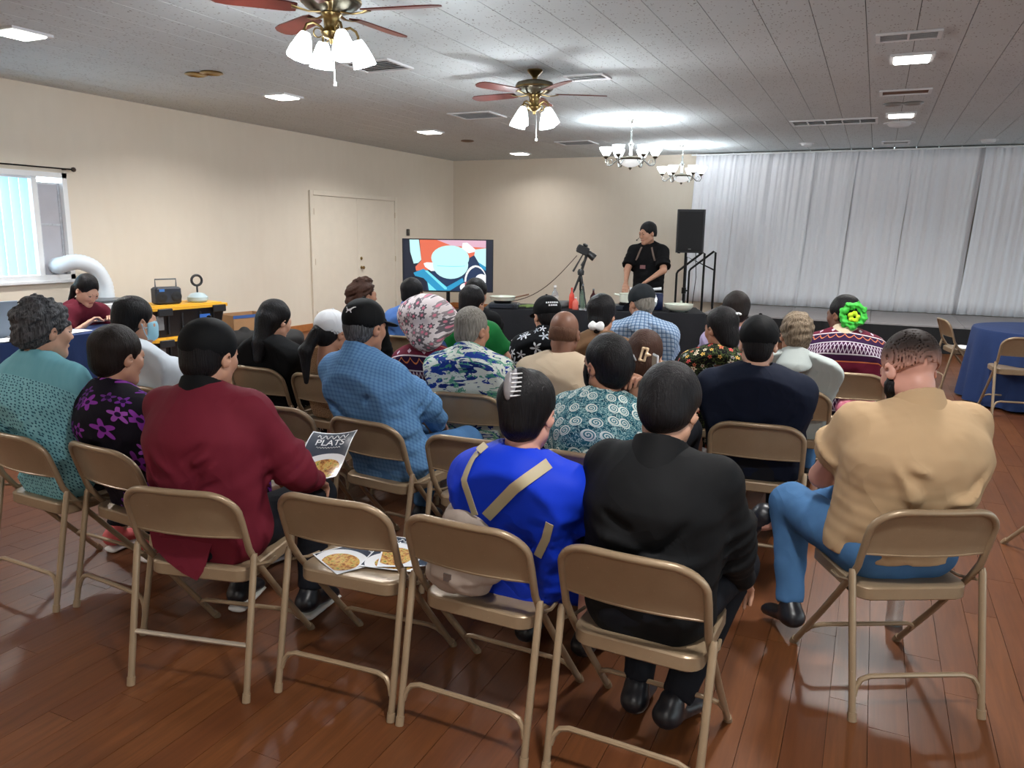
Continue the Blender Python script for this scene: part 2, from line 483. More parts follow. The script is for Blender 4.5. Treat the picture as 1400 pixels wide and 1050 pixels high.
pd = bpy.data.lights.new('window_portal', 'AREA'); pd.shape = 'RECTANGLE'; pd.size = 1.16; pd.size_y = 1.98; pd.cycles.is_portal = True
po = bpy.data.objects.new('window_portal', pd); COL.objects.link(po); po.location = (XL-.18, 4.94, 1.6); po.rotation_euler = (0, -math.pi/2, 0)
struct('wall_front', MB().box((XL-.2, YF-.2, 0), (XR+.2, YF, ZC)), M_WALL)
bl = MB(); bl.box((XL, YF, 0), (XL+.016, 10.04, .11), ch=.004); bl.box((XL, 12.6, 0), (XL+.016, YB, .11), ch=.004)
struct('baseboard_left', bl, M_BASEB)
struct('baseboard_back', MB().box((XL+.02, YB-.016, 0), (XR, YB, .11), ch=.004), M_BASEB)
# double door in the left wall
M_DOOR = mat('door_paint', (226, 217, 201), .5, var=.03)
door = empty('door_1', (XL, 11.3, 0)); door['kind'] = 'structure'
fr = MB(); fr.box((0, -1.25, 0), (.035, -1.17, 2.23), ch=.006); fr.box((0, 1.17, 0), (.035, 1.25, 2.23), ch=.006); fr.box((0, -1.17, 2.155), (.035, 1.17, 2.23), ch=.006)
fr.obj('door_frame', M_DOOR, door)
for s in (-1, 1):
    lf = MB().box((.002, min(0, s*1.165)+.002, .008), (.022, max(0, s*1.165)-.002, 2.15), ch=.003).obj('door_leaf', M_DOOR, door)
    for z in (.25, 1.1, 1.9):
        MB().tube([(.03, s*1.168, z-.05), (.03, s*1.168, z+.05)], .009, 8).obj('hinge', mat('painted_hinge', (196, 178, 150), .4), lf)
    if s > 0:
        k = MB(); k.lathe([(.028, 0), (.03, .006), (.014, .012), (.012, .03), (.026, .042), (.03, .056), (.022, .068), (0, .07)], 14, M=Matrix.Translation((.022, .09, .97)) @ Matrix.Rotation(math.pi/2, 4, 'Y'))
        k.obj('door_knob', M_BRASS, lf, True)
        k = MB(); k.lathe([(.028, 0), (.028, .012), (.018, .02), (0, .022)], 14, M=Matrix.Translation((.022, .09, 1.13)) @ Matrix.Rotation(math.pi/2, 4, 'Y'))
        k.obj('deadbolt', M_BRASS, lf, True)
# window with vertical blind, an insert board for the air hose, rod
win = empty('window_1', (XL, 0, 0)); win['kind'] = 'structure'
f = MB(); t = .055
f.box((-.14, WY0, WZ0), (.03, WY0+t, WZ1)); f.box((-.14, WY1-t, WZ0), (.03, WY1, WZ1)); f.box((-.14, WY0, WZ1-t), (.03, WY1, WZ1)); f.box((-.14, WY0, WZ0), (.03, WY1, WZ0+t))
f.box((-.12, 5.54, WZ0+t), (.0, 5.60, WZ1-t))
f.obj('window_frame', M_WHITE, win)
MB().box((0, WY0-.03, WZ0-.035), (.07, WY1+.05, WZ0), ch=.006).obj('window_sill', M_WHITE, win)
for a, b in ((-.06, -.05),):
    gg = G('window_glass'); gg.fin((1, 1, 1), .02, 0, .5, **{'Transmission Weight': 1.0, 'IOR': 1.05})
    MB().box((-.095, WY0+t, WZ0+t), (-.09, 5.55, WZ1-t)).obj('pane', gg.m, win)
MB().box((-.06, 5.60, WZ0+t), (-.03, WY1-t, 2.07)).obj('vent_board', mat('foam_board', (176, 176, 184), .7, var=.05), win)
tp = MB()
for z in (1.62, 2.06): tp.box((-.03, 5.61, z-.01), (-.027, WY1-t-.01, z+.012))
tp.box((-.03, 5.60, 1.1), (-.026, 5.625, 2.05)); tp.box((-.03, 5.845, 1.1), (-.026, 5.868, 2.05))
tp.obj('foil_tape', mat('foil', (205, 208, 214), .3, .7, var=.2, vs=30), win)
M_SLAT = G('blind_slat'); M_SLAT.fin(lin((205, 226, 236)), .5, 0, .3, **{'Transmission Weight': 0.0})
_tr = M_SLAT.n('ShaderNodeBsdfTranslucent'); _tr.inputs[0].default_value = (*lin((190, 225, 240)), 1)
_mx = M_SLAT.n('ShaderNodeMixShader'); _mx.inputs[0].default_value = .5
M_SLAT.t.links.new(M_SLAT.b.outputs[0], _mx.inputs[1]); M_SLAT.t.links.new(_tr.outputs[0], _mx.inputs[2]); M_SLAT.t.links.new(_mx.outputs[0], M_SLAT.out.inputs[0])
for i in range(15):
    y = 4.04+i*.103
    P = []
    for r_ in range(2):
        row = []
        for j in range(5):
            u_ = (j-2)/2; a = math.radians((22 if i != 11 else 60)+6*math.sin(i*2.1))
            row.append((-.045+math.sin(a)*u_*.043+.006*(1-u_*u_), y+math.cos(a)*u_*.043, 1.08+r_*1.03))
        P.append(row)
    MB().grid(P, (.0015, 0, 0)).obj('blind_slat', M_SLAT.m, win, True)
MB().box((-.07, WY0+t, 2.10), (-.015, 5.55, 2.135)).obj('blind_headrail', M_WHITE, win)
rod = thing('curtain_rod', 'thin dark curtain rod with ball end above the window', 'curtain rod', (XL, 0, 2.225))
MB().tube([(.06, 3.6, 0), (.06, 5.98, 0)], .008, 8).obj('rod', M_BLKMET, rod)
MB().lathe([(0, -.028), (.02, -.02), (.028, 0), (.02, .02), (0, .028)], 12, (.06, 6.0, 0)).obj('finial', mat('dark_bronze', (92, 84, 76), .35, .7), rod, True)
MB().box((0, 5.9, -.012), (.06, 5.915, .006)).obj('bracket', M_BLKMET, rod)
sw = thing('thermostat', 'small dark thermostat on the wall right of the double door', 'thermostat', (XL, 12.94, 1.59))
MB().box((0, -.045, -.065), (.028, .045, .065), ch=.008).obj('case', mat('thermostat_dark', (52, 46, 42), .4), sw)
MB().box((.028, -.028, .0), (.030, .028, .04)).obj('display', mat('lcd', (110, 112, 100), .25), sw)
# stage, drapes, stairs
stg = thing('stage', 'low grey stage platform with black skirt before the white drapes', 'stage', (0, 0, 0))
M_DECK = mat('stage_deck', (150, 146, 146), .7, var=.06, vs=20, bump=.1)
SX0, SX1, SY0, SY1 = -2.42, 6.6, 12.52, 14.62
n_ = 0; x = SX0
while x < SX1-.1:
    for a, b in ((SY0, 13.58), (13.584, SY1)):
        MB().box((x, a, .36), (min(x+1.216, SX1), b, .395), ch=.004).obj('deck_panel', M_DECK, stg)
    x += 1.22
M_SKIRT = mat('black_skirt', (20, 20, 23), .85, var=.2)
P = [[(SX0+.01+i*(SX1-SX0-.02)/240, SY0-.008-.018*abs(math.sin(i*1.07)), z) for i in range(241)] for z in (.005, .37)]
MB().grid(P, (0, .006, 0)).obj('stage_skirt', M_SKIRT, stg, True)
P = [[(SX0-.008-.018*abs(math.sin(i*1.07)), SY0+i*(SY1-SY0)/50, z) for i in range(51)] for z in (.005, .37)]
MB().grid(P, (.006, 0, 0)).obj('side_skirt', M_SKIRT, stg, True)
for i in range(6):
    for y in (SY0+.12, SY1-.12):
        xx = SX0+.12+i*1.75; MB().tube([(xx, y, 0), (xx, y, .36)], .025, 8).obj('leg', M_BLKMET, stg)
g = G('white_drape'); gv = g.obj()
g.bump(g.noise(g.mapv(gv, (38, 38, .5)), 1.0, 4), .5, .012)
M_DRAPE = g.fin(g.mix(g.noise(g.mapv(gv, (3, 3, .2)), 1.5, 3), lin((236, 238, 244)), lin((246, 247, 251))), .75, 0, .2)
EDGES = [-3.10, -2.35, -1.62, -1.06, -.42, .42, 1.42, 2.35, 3.3, 4.3, 5.3, 6.4]
for i in range(len(EDGES)-1):
    x0, x1 = EDGES[i], EDGES[i+1]; ph = i*1.9; P = []
    N = int((x1-x0)/.018); rr = random.Random(i)
    fr1 = [rr.uniform(.8, 1.25) for _ in range(4)]
    for zi in range(13):
        z = .405+(3.035-.405)*zi/12; tp_ = (zi/12); row = []
        dx0 = -.13*(1-tp_); sq = 1-.03*math.sin(tp_*3.1)
        for j in range(N+1):
            u_ = j/N; xx = x0-.01+(x1-x0+.02)*(.5+(u_-.5)*sq)+dx0
            w = u_*(x1-x0)
            y = 14.56+.011*math.sin(w*52*fr1[0]+ph+.8*math.sin(w*9))+.012*math.sin(w*23*fr1[1]+ph*2+tp_*1.2)+.006*math.sin(w*118*fr1[3]+ph)+.012*math.sin(w*9*fr1[2]+ph)+.012*(i % 2)
            row.append((xx, y, z))
        P.append(row)
    lb = ['narrow white curtain length at the left end of the backdrop', 'white curtain length right above the stair rails', 'white curtain length second to the right of the loudspeaker', 'white curtain length behind the grey-haired man in grey polo', 'white curtain length above the embroidered jacket', 'white curtain length just right of the green hair flower', 'white curtain length above the shaved head of the man in tan polo', 'white curtain length at the right edge of the picture above the blue round table'] + ['white curtain length beyond the right edge of the picture']*3
    o = MB().grid(P, (0, .004, 0)).obj('curtain', M_DRAPE, None, True, 180)
    tag(o, lb[i], 'curtain', 'white drapes behind the stage')
rd = thing('drape_rod', 'white drape rod running under the ceiling', 'curtain rod', (0, 14.57, 3.048))
MB().tube([(-3.2, 0, -.005), (6.5, 0, .0)], .014, 8).obj('rod', M_WHITE, rd)
for xx in (-3.1, -.4, 2.4, 5.2): MB().box((xx-.01, 0, -.015), (xx+.01, .19, .015)).obj('bracket', M_WHITE, rd)
def rail(mb, pts, r=.018): mb.tube(pts, r, 8)
st = thing('stage_stairs', 'black stair unit with two slanted handrails at the left end of stage', 'stairs', (0, 0, 0))
for i in range(2):
    MB().box((SX0-.34-.30*i, 12.62, .27-.13*i-.02), (SX0-.04-.30*i, 13.52, .27-.13*i), ch=.004).obj('tread', M_DECK, st)
    MB().box((SX0-.06-.30*i, 12.62, 0), (SX0-.04-.30*i, 13.52, .25-.13*i)).obj('riser', M_BLKMET, st)
for y in (12.6, 13.54):
    a = MB(); rail(a, [(-2.47, y, .0), (-2.47, y, 1.33), (-2.5, y, 1.35), (-2.88, y, 1.04), (-2.9, y, 1.0), (-2.9, y, 0)])
    a.obj('handrail', M_BLKMET, st, True)
a = MB(); rail(a, [(-3.05, 13.95, 0), (-3.05, 13.95, 1.24), (-2.55, 13.95, 1.02), (-2.55, 13.95, .38)]); 
o = a.obj('guard_rail', M_BLKMET, None, True); tag(o, 'thin black guard rail sloping behind the stair handrails', 'railing')
# ------------------------------------------------------------------ ceiling fixtures
def area(name, loc, w, size, par=None, shape='SQUARE', col=(1, .98, .95), spread=None):
    d = bpy.data.lights.new(name, 'AREA'); d.energy = w; d.size = size; d.shape = shape; d.color = col
    if spread: d.spread = spread
    o = bpy.data.objects.new(name, d); COL.objects.link(o); o.location = loc
    if par: o.parent = par
    return o
def point(name, loc, w, r, par=None, col=(1, .96, .9)):
    d = bpy.data.lights.new(name, 'POINT'); d.energy = w; d.shadow_soft_size = r; d.color = col
    o = bpy.data.objects.new(name, d); COL.objects.link(o); o.location = loc
    if par: o.parent = par
    return o
M_GLOW = emat('lamp_diffuser', (255, 253, 246), 9.0)
M_SHADE = emat('frosted_shade', (240, 250, 255), 5.0, (235, 240, 245))
lamp_l = {(-6.2, 4.19): 'bright square ceiling light nearest the left edge of the picture', (-6.2, 7.17): 'bright ceiling light just left of the near fan chain',
          (-6.2, 10.36): 'bright ceiling light above the door side, left of the far fan', (-6.2, 13.62): 'small bright ceiling light nearest the back left corner',
          (.12, 7.53): 'bright square ceiling light beside the white vent at upper right', (.12, 10.8): 'small bright ceiling light beyond the brown vent at right'}
for x in (-6.2, .12, 6.4):
    ys = [4.19, 7.17, 10.36, 13.62] if x < 0 else ([4.3, 7.53, 10.8] if x < 5 else [4.2, 7.4, 10.6, 13.6])
    for y in ys+[1.05, -2.1, -4.8]:  # lights not listed in lamp_l are unseen extras, added to brighten the room
        vis = (x, y) in lamp_l
        t = thing('ceiling_light', lamp_l.get((x, y), 'square ceiling light out of the picture'), 'ceiling light', (x, y, ZC), 0, 'square recessed ceiling lights')
        a = MB(); s = .165
        a.box((-s, -s, -.02), (s, -s+.03, .005)); a.box((-s, s-.03, -.02), (s, s, .005)); a.box((-s, -s+.03, -.02), (-s+.03, s-.03, .005)); a.box((s-.03, -s+.03, -.02), (s, s-.03, .005))
        a.obj('trim_ring', M_METALW, t)
        MB().box((-s+.03, -s+.03, -.03), (s-.03, s-.03, -.004), ch=.008).obj('diffuser', M_GLOW, t)
        area('lamp_light', (0, 0, -.036), LAMP_W*(.3 if y > 13 else 1), .27, t, spread=math.radians(150))
def vent(loc, sx, sy, label, frame=None, slat=None, n=6, cross=1):
    t = thing('ceiling_vent', label, 'vent', loc, 0, 'ceiling air vents'); fm = frame or M_METALW; b = .03
    MB().box((-sx+b, -sy+b, -.004), (sx-b, sy-b, -.001)).obj('duct', slat or mat('vent_dark', (60, 58, 58), .8), t)
    a = MB()
    a.box((-sx, -sy, -.016), (sx, -sy+b, 0), ch=.003); a.box((-sx, sy-b, -.016), (sx, sy, 0), ch=.003)
    a.box((-sx, -sy+b, -.016), (-sx+b, sy-b, 0)); a.box((sx-b, -sy+b, -.016), (sx, sy-b, 0))
    a.obj('vent_frame', fm, t)
    for i in range(n):
        y = -sy+b+(2*sy-2*b)*(i+.5)/n
        MB().box((-sx+b, -.008, -.001), (sx-b, .008, .001), Matrix.Translation((0, y, -.008)) @ Matrix.Rotation(.6, 4, 'X')).obj('vent_slat', fm, t)
    for i in range(cross):
        x = -sx+2*sx*(i+1)/(cross+1); MB().box((x-.008, -sy+b, -.014), (x+.008, sy-b, -.004)).obj('vent_bar', fm, t)
vent((-4.78, 9.17, ZC), .30, .26, 'white ceiling vent between the two fans, left of far fan', n=7, cross=0)
vent((-4.62, 12.4, ZC), .30, .26, 'white framed dark ceiling vent left of the nearer chandelier', n=5, cross=0)
vent((-4.26, 6.2, ZC), .26, .22, 'ceiling vent half hidden behind the near fan lamps', n=6, cross=0)
vent((.07, 6.74, ZC), .22, .13, 'small white ceiling vent nearest the top right of the picture', n=6, cross=1)
vent((.12, 9.2, ZC), .24, .15, 'brown ceiling vent between the two right ceiling lights', None, mat('vent_brown', (112, 82, 62), .8), n=0, cross=0)
vent((-.65, 11.19, ZC), .52, .24, 'long white ceiling vent with five bays at right', n=3, cross=4)
vent((.12, 13.79, ZC), .2, .16, 'small dark ceiling vent close to the drapes', None, None, 3, 0)
vent((-2.65, 7.35, ZC), .2, .14, 'small ceiling vent just behind the far fan', None, None, 4, 0)
def spots(loc, label, m, n=2, dx=.2):
    t = thing('spot_fixture', label, 'spotlight', loc)
    for i in range(n):
        x = (i-(n-1)/2)*dx
        MB().lathe([(.1, 0), (.11, -.012), (.085, -.02), (.06, -.006), (0, -.004)], 18, (x, 0, 0)).obj('spot_ring', m, t, True)
spots((-6.06, 5.9, ZC), 'pair of round brass spot rings on the ceiling at upper left', M_BRASS)
spots((.12, 9.95, ZC), 'pair of round silver spot rings behind the brown vent', mat('satin_nickel', (170, 168, 164), .35, .8))
spots((-6.22, 11.59, ZC), 'small dull round spot ring near the back left ceiling', mat('brown_ring', (120, 98, 78), .6), 1)
def detector(loc, label, r=.09):
    t = thing('smoke_detector', label, 'smoke detector', loc)
    MB().lathe([(r, 0), (r*1.02, -.015), (r*.85, -.04), (r*.4, -.052), (0, -.053)], 20).obj('housing', M_METALW, t, True)
    MB().lathe([(r*1.35, 0), (r*1.35, -.008), (0, -.008)], 20).obj('base_plate', M_METALW, t, True)
detector((-1.16, 13.59, ZC), 'white smoke detector on the ceiling left of the small dark vent')
detector((.12, 11.6, ZC), 'round white smoke detector just beyond the far right ceiling light', .14)
detector((1.37, 13.9, ZC), 'white smoke detector on the ceiling at the right near the drapes', .1)

def tulip(mb, M, flip=1, r0=.026, r1=.068, h=.115, sq=0.0):
    prof = []
    for i in range(9):
        u_ = i/8; prof.append((r0+(r1-r0)*(u_**.75)*(1+.10*math.sin(u_*3.1)), flip*h*u_))
    mb.lathe(prof+[(p[0]-.003, p[1]) for p in reversed(prof)], 24, M=M, wob=lambda i, a: (.05*math.cos(8*a)+sq*math.cos(4*a))*(1 if 4 < i < 13 else .2))
M_BLADE = mat('rosewood_blade', (92, 40, 34), .35, var=.2, vs=14)
M_AGED = mat('aged_bronze', (104, 98, 84), .3, .9, var=.25, vs=40)
M_CHROME = mat('brushed_silver', (176, 178, 176), .25, .9, var=.1)
def fan(loc, rz, label):
    t = thing('ceiling_fan', label, 'ceiling fan', loc, rz, 'ceiling fans')
    MB().lathe([(.07, 0), (.072, -.012), (.055, -.03), (.03, -.055), (0.02, -.075), (.018, -.1)], 20).obj('canopy', M_BRASS, t, True)
    mt = MB().lathe([(.02, -.09), (.10, -.095), (.165, -.115), (.175, -.14), (.165, -.175), (.12, -.205), (.07, -.215), (.06, -.22)], 28, wob=lambda i, a: .02*math.cos(14*a) if 2 < i < 6 else 0).obj('motor_housing', M_AGED, t, True)
    MB().lathe([(.178, -.148), (.181, -.155), (.178, -.162)], 28).obj('band', M_BRASS, mt, True)
    MB().lathe([(.058, -.215), (.062, -.225), (.05, -.24), (.045, -.30), (.055, -.315), (.065, -.33), (.045, -.355), (.02, -.365), (.012, -.39), (0, -.395)], 20).obj('light_hub', M_BRASS, t, True)
    for i in range(5):
        a = i*2*math.pi/5; M = Matrix.Rotation(a, 4, 'Z')
        ir = MB(); ir.tube([M @ Vector(p) for p in ((.06, 0, -.215), (.13, .012, -.225), (.19, .02, -.218), (.23, .012, -.21))], [(.018, .005), (.014, .005), (.016, .005), (.03, .005)], 8, flat=M @ Vector((0, 1, 0)))
        b = ir.obj('blade_iron', M_BRASS, t, True)
        Rb = M @ Matrix.Translation((.2, 0, -.208)) @ Matrix.Rotation(math.radians(11), 4, 'X')
        poly = [(0, -.045), (.06, -.058), (.38, -.068), (.44, -.06), (.475, -.03), (.48, 0), (.475, .03), (.44, .06), (.38, .068), (.06, .058), (0, .045)]
        MB().prism(poly, -.004, .004, Rb).obj('blade', M_BLADE, t)
    for i in range(4):
        a = math.pi/4+i*math.pi/2; M = Matrix.Rotation(a, 4, 'Z')
        pts = [(.04, 0, -.33), (.07, 0, -.30), (.115, 0, -.285), (.15, 0, -.30), (.165, 0, -.33), (.160, 0, -.352)]
        ar = MB().tube([M @ Vector(p) for p in pts], .008, 8)
        ar.tube([M @ Vector(p) for p in arc((.085, 0, -.338), .026, 2.6, -2.4, 10, 0, 2)], .004, 6)
        arm = ar.obj('lamp_arm', M_BRASS, t, True)
        Ms = M @ Matrix.Translation((.158, 0, -.35)) @ Matrix.Rotation(math.radians(-18), 4, 'Y')
        sh = MB(); tulip(sh, Ms, -1, .028, .072, .15); sh.obj('lamp_shade', M_SHADE, t, True)
        p = Ms @ Vector((0, 0, -.20)); point('lamp_light', p, FAN_W/4*1.0, .04, t, (.95, .98, 1))
    c = MB(); c.tube([(.02, -.02, -.39), (.022, -.022, -.60)], .0022, 6); c.lathe([(0, -.635), (.009, -.63), (.007, -.605), (.003, -.6)], 10, (.022, -.022, 0))
    c.obj('pull_chain', M_CHROME, t, True)
fan((-3.05, 3.98, ZC), math.radians(12), 'ceiling fan with dark red blades nearest the camera, lamps lit')
fan((-3.0, 6.9, ZC), math.radians(30), 'ceiling fan with dark red blades farther from camera before the chandeliers')
def chandelier(loc, label):
    t = thing('chandelier', label, 'chandelier', loc, .3, 'brushed silver chandeliers')
    MB().lathe([(.065, 0), (.062, -.02), (.03, -.035), (.008, -.045)], 20).obj('canopy', M_CHROME, t, True)
    ch = MB()
    for i in range(5): ch.tube(arc((0, 0, -.055-i*.026), .011, 0, 2*math.pi, 10, i % 2, 2)[:-1], .0028, 5, closed=True)
    ch.obj('chain', M_CHROME, t, True)
    MB().lathe([(.008, -.17), (.016, -.19), (.012, -.23), (.02, -.27), (.034, -.30), (.022, -.33), (.016, -.38), (.026, -.43), (.02, -.47)], 16).obj('stem', M_CHROME, t, True)
    MB().lathe([(.02, -.46), (.17, -.475), (.185, -.49), (.17, -.505), (.14, -.51)], 28).obj('crown_ring', M_AGED, t, True)
    MB().lathe([(.15, -.505), (.145, -.53), (.115, -.565), (.06, -.59), (.02, -.598), (0, -.60)], 24).obj('bowl_shade', emat('bowl_glass', (230, 232, 232), .6, (220, 222, 222)), t, True)
    MB().lathe([(.018, -.598), (.022, -.61), (.012, -.625), (0, -.635)], 12).obj('finial', M_AGED, t, True)
    for i in range(6):
        a = i*math.pi/3; M = Matrix.Rotation(a, 4, 'Z')
        pts = [(.15, 0, -.49), (.20, 0, -.53), (.25, 0, -.575), (.30, 0, -.575), (.325, 0, -.53), (.32, 0, -.49)]
        ar = MB().tube([M @ Vector(p) for p in pts], .008, 8)
        ar.tube([M @ Vector(p) for p in arc((.265, 0, -.53), .03, 3.6, -1.6, 10, 0, 2)], .004, 6)
        ar.obj('arm', M_CHROME, t, True)
        c = MB(); c.lathe([(.012, -.495), (.034, -.47), (.038, -.455), (.03, -.45)], 14, M=M @ Matrix.Translation((.32, 0, 0))); c.obj('lamp_cup', M_AGED, t, True)
        sh = MB(); tulip(sh, M @ Matrix.Translation((.32, 0, -.455)), 1, .032, .085, .11, .06); sh.obj('lamp_shade', M_SHADE, t, True)
        point('lamp_light', M @ Vector((.32, 0, -.32)), CHAND_W/6, .04, t, (.93, .97, 1))
chandelier((-3.05, 10.23, ZC), 'silver six-lamp chandelier nearer the camera, left of the pair')
chandelier((-3.07, 13.3, ZC), 'silver six-lamp chandelier farther back beside the drapes')
# ------------------------------------------------------------------ folding chairs
def m_chair():
    g = G('tan_enamel'); v = g.obj(); n = g.noise(v, 14, 4, .65)
    c = g.mix(n, lin((142, 122, 97)), lin((158, 137, 111)))
    sc_ = g.ma('GREATER_THAN', g.noise(v, 75, 3, .7), .69)
    c = g.mix(g.ma('MULTIPLY', sc_, .5), c, lin((186, 166, 138)))
    g.bump(g.noise(v, 160, 2), .05, .001)
    return g.fin(c, .33, .25, .5)
M_CHAIR = m_chair()
M_RUBBER = mat('foot_rubber', (140, 118, 92), .7)
def fy(z):
    return -.16-(z-.50)*(.078/.245) if z > .5 else -.16+(.50-z)*(.41/.50)
def bow(x): return -.030*(1-(x/.215)**2)
def make_chair(straight=False):
    t = empty('folding_chair')
    # back frame: inverted U above the hinge
    pts = []
    for z in (.46, .52, .58, .63): pts.append((-.213, z))
    for i in range(1, 9):
        a = math.pi-i*math.pi/2/8; pts.append((-.213+.105+.105*math.cos(a), .655+.086*math.sin(a)))
    n = len(pts); top = [(-x, z) for x, z in reversed(pts)]
    mid = [(-.06, .742), (0, .7425), (.06, .742)]
    allp = [(x, fy(z)+bow(x)*min(1, max(0, (z-.54)/.1)), z) for x, z in pts+mid+top]
    MB().tube(allp, .0122, 10).obj('back_frame', M_CHAIR, t, True)
    # backrest sheet
    def hw(z):
        if z <= .655: return .207
        u_ = min(1, (z-.655)/.086); return .108+.099*math.sqrt(max(0, 1-u_*u_))
    P = []
    for i in range(10):
        z = .572+(.737-.572)*i/9; w = hw(z); row = []
        for j in range(15):
            x = -w+2*w*j/14; e = min(1, (1-abs(x)/w)*9, max(0.0, (z-.565)/.02), (.745-z)/.015)
            row.append((x, fy(z)+bow(x)-.002+.006*max(0, e), z))
        P.append(row)
    b = MB().grid(P, (0, .004, 0)).obj('backrest', M_CHAIR, t, True, 50)
    MB().tube([(x, fy(.571)+bow(x)+.001, .571) for x in (-.205, -.14, -.07, 0, .07, .14, .205)], .0045, 6).obj('lower_lip', M_CHAIR, b, True)
    # seat pan
    o0 = rrect(-.197, -.165, .197, .225, .055, 5); m = MB(); vs = []; n = len(o0)
    for z, ins in ((.388, .006), (.394, 0), (.432, 0), (.4375, .004), (.440, .012), (.436, .06)):
        for x, y in o0:
            cx, cy = x, y-.03; L = max(abs(cx)/.197, abs(cy)/.195); k = 1-ins/.197
            vs.append((x*k, .03+cy*k, z))
    fs = [tuple(range(n-1, -1, -1)), tuple(5*n+j for j in range(n))]
    for r_ in range(5):
        for j in range(n): fs.append((r_*n+j, r_*n+(j+1) % n, (r_+1)*n+(j+1) % n, (r_+1)*n+j))
    m.add(vs, fs); m.obj('seat', M_CHAIR, t, True, 35)
    for s in (-1, 1):
        f_ = MB().tube([(s*.213, fy(.47), .47), (s*.213, fy(.25), .25), (s*.213, .25, .012)], .0118, 10).obj('leg', M_CHAIR, t, True)
        MB().tube([(s*.213, .262, .0), (s*.213, .240, .028)], .0145, 10).obj('foot_cap', M_RUBBER, f_, True)
        r_ = MB().tube([(s*.228, -.158, .505), (s*.228, -.164, .488), (s*.226, -.255, .012)], [.0095, .0122, .0118], 10).obj('leg', M_CHAIR, t, True)
        MB().tube([(s*.226, -.257, .0), (s*.226, -.2515, .03)], .0145, 10).obj('foot_cap', M_RUBBER, r_, True)
        MB().tube([(s*.222, -.155, .46), (s*.222, -.06, .43), (s*.215, .0, .425)], .006, 6).obj('hinge_link', M_CHAIR, t, True)
    def ry(z): return -.255+.097*(z/.5)
    if straight:
        MB().tube([(-.226, ry(.19), .19), (.226, ry(.19), .19)], .009, 8).obj('stretcher', mat('bare_steel', (190, 180, 165), .3, .6), t, True)
    else:
        pts = [(-.22, .085), (-.212, .115), (-.195, .138), (-.165, .148), (0, .149), (.165, .148), (.195, .138), (.212, .115), (.22, .085)]
        MB().tube([(x, ry(z)-.002, z) for x, z in pts], .0092, 8).obj('stretcher', M_CHAIR, t, True)
    pts = [(-.21, .10), (-.20, .13), (-.17, .145), (.17, .145), (.20, .13), (.21, .10)]
    MB().tube([(x, fy(z), z) for x, z in pts], .0085, 8).obj('stretcher', M_CHAIR, t, True)
    return t
CH0 = make_chair(); CH1 = make_chair(True); used = {0: False, 1: False}
def chair(x, y, yaw, label, straight=False):
    src = CH1 if straight else CH0; k = int(straight)
    t = src if not used[k] else copy_tree(src); used[k] = True
    t.location = (x, y, 0); t.rotation_euler = (0, 0, math.radians(yaw))
    return tag(t, label, 'chair', 'tan metal folding chairs')
CHAIRS = dict(
 teal=(-3.22, 2.20, -2, 'tan folding chair under the woman in light teal blouse'),
 purple=(-2.72, 2.24, -5, 'tan folding chair under the woman in purple flowered black top'),
 maroon=(-2.10, 2.00, 13, 'tan folding chair under the man in maroon blazer'),
 mags=(-1.56, 2.17, 4, 'empty tan folding chair holding glossy food flyers in the nearest row'),
 blue=(-1.05, 2.18, -1, 'tan folding chair under the woman in royal blue with backpack'),
 suit=(-.525, 2.18, -2, 'tan folding chair under the man in black suit jacket'),
 tan=(.155, 2.95, 28, 'turned tan folding chair under the large man in tan polo'),
 white=(-3.62, 3.16, -2, 'tan folding chair under the person in white with face mask'),
 gap=(-2.65, 3.12, 5, 'empty tan folding chair right of the maroon blazer, before the magazine'),
 check=(-2.05, 3.09, -6, 'tan folding chair under the man in blue checked shirt'),
 gap2=(-1.50, 3.04, 2, 'empty tan folding chair left of the woman in royal blue'),
 tealsw=(-.98, 3.05, 0, 'tan folding chair under the woman in teal medallion print blouse'),
 blackd=(-3.5, 3.92, 0, 'tan folding chair under the long-haired woman in black dress'),
 whcap=(-2.98, 3.9, -3, 'tan folding chair under the woman in white cap'),
 bonnet=(-2.48, 4.05, 3, 'tan folding chair under the woman in flowered bonnet'),
 aloha=(-1.99, 3.84, 8, 'tan folding chair under the man in blue and green leaf print shirt'),
 bald=(-1.49, 3.9, 3, 'tan folding chair under the bald man in beige shirt'),
 brown=(-1.0, 3.88, 0, 'tan folding chair under the brown-haired woman with claw clip'),
 navy=(-.45, 3.9, 6, 'tan folding chair under the man in navy shirt and black cap'),
 grey=(-.38, 4.85, 4, 'tan folding chair under the man in pale grey polo'),
 floral=(-.85, 4.82, 4, 'tan folding chair under the woman in black dress with bright flowers'),
 scr=(-1.52, 4.86, 4, 'tan folding chair under the woman with white scrunchie'),
 bcap=(-1.98, 4.84, 8, 'tan folding chair under the person in black shirt with white flowers'),
 embr=(-.1, 5.62, 6, 'tan folding chair under the person in embroidered jacket'),
 lav=(-.88, 5.72, 5, 'tan folding chair under the dark-haired person in lavender'),
 plaid=(-1.46, 5.5, 8, 'tan folding chair under the man in light blue plaid shirt'),
 darkB=(-2.66, 5.25, 2, 'tan folding chair under the dark-haired woman in green'),
 darkA=(-3.1, 6.0, 2, 'tan folding chair under the dark bobbed person before the television'),
 bluesh=(-3.5, 5.65, 0, 'tan folding chair under the person in blue shirt before the television'),
 curly=(-3.72, 5.02, -4, 'tan folding chair under the woman with curly tied-back hair'),
 rt1=(1.30, 8.45, 8, 'tan folding chair facing the blue round table, seat toward it'),
 rt2=(.98, 9.75, -78, 'tan folding chair behind the blue round table with white paper on seat'),
 rt3=(1.10, 4.62, 40, 'tan folding chair cut off by the right picture edge'))
for k_, (x, y, a, lb) in CHAIRS.items(): chair(x, y, a, lb, k_ == 'maroon')

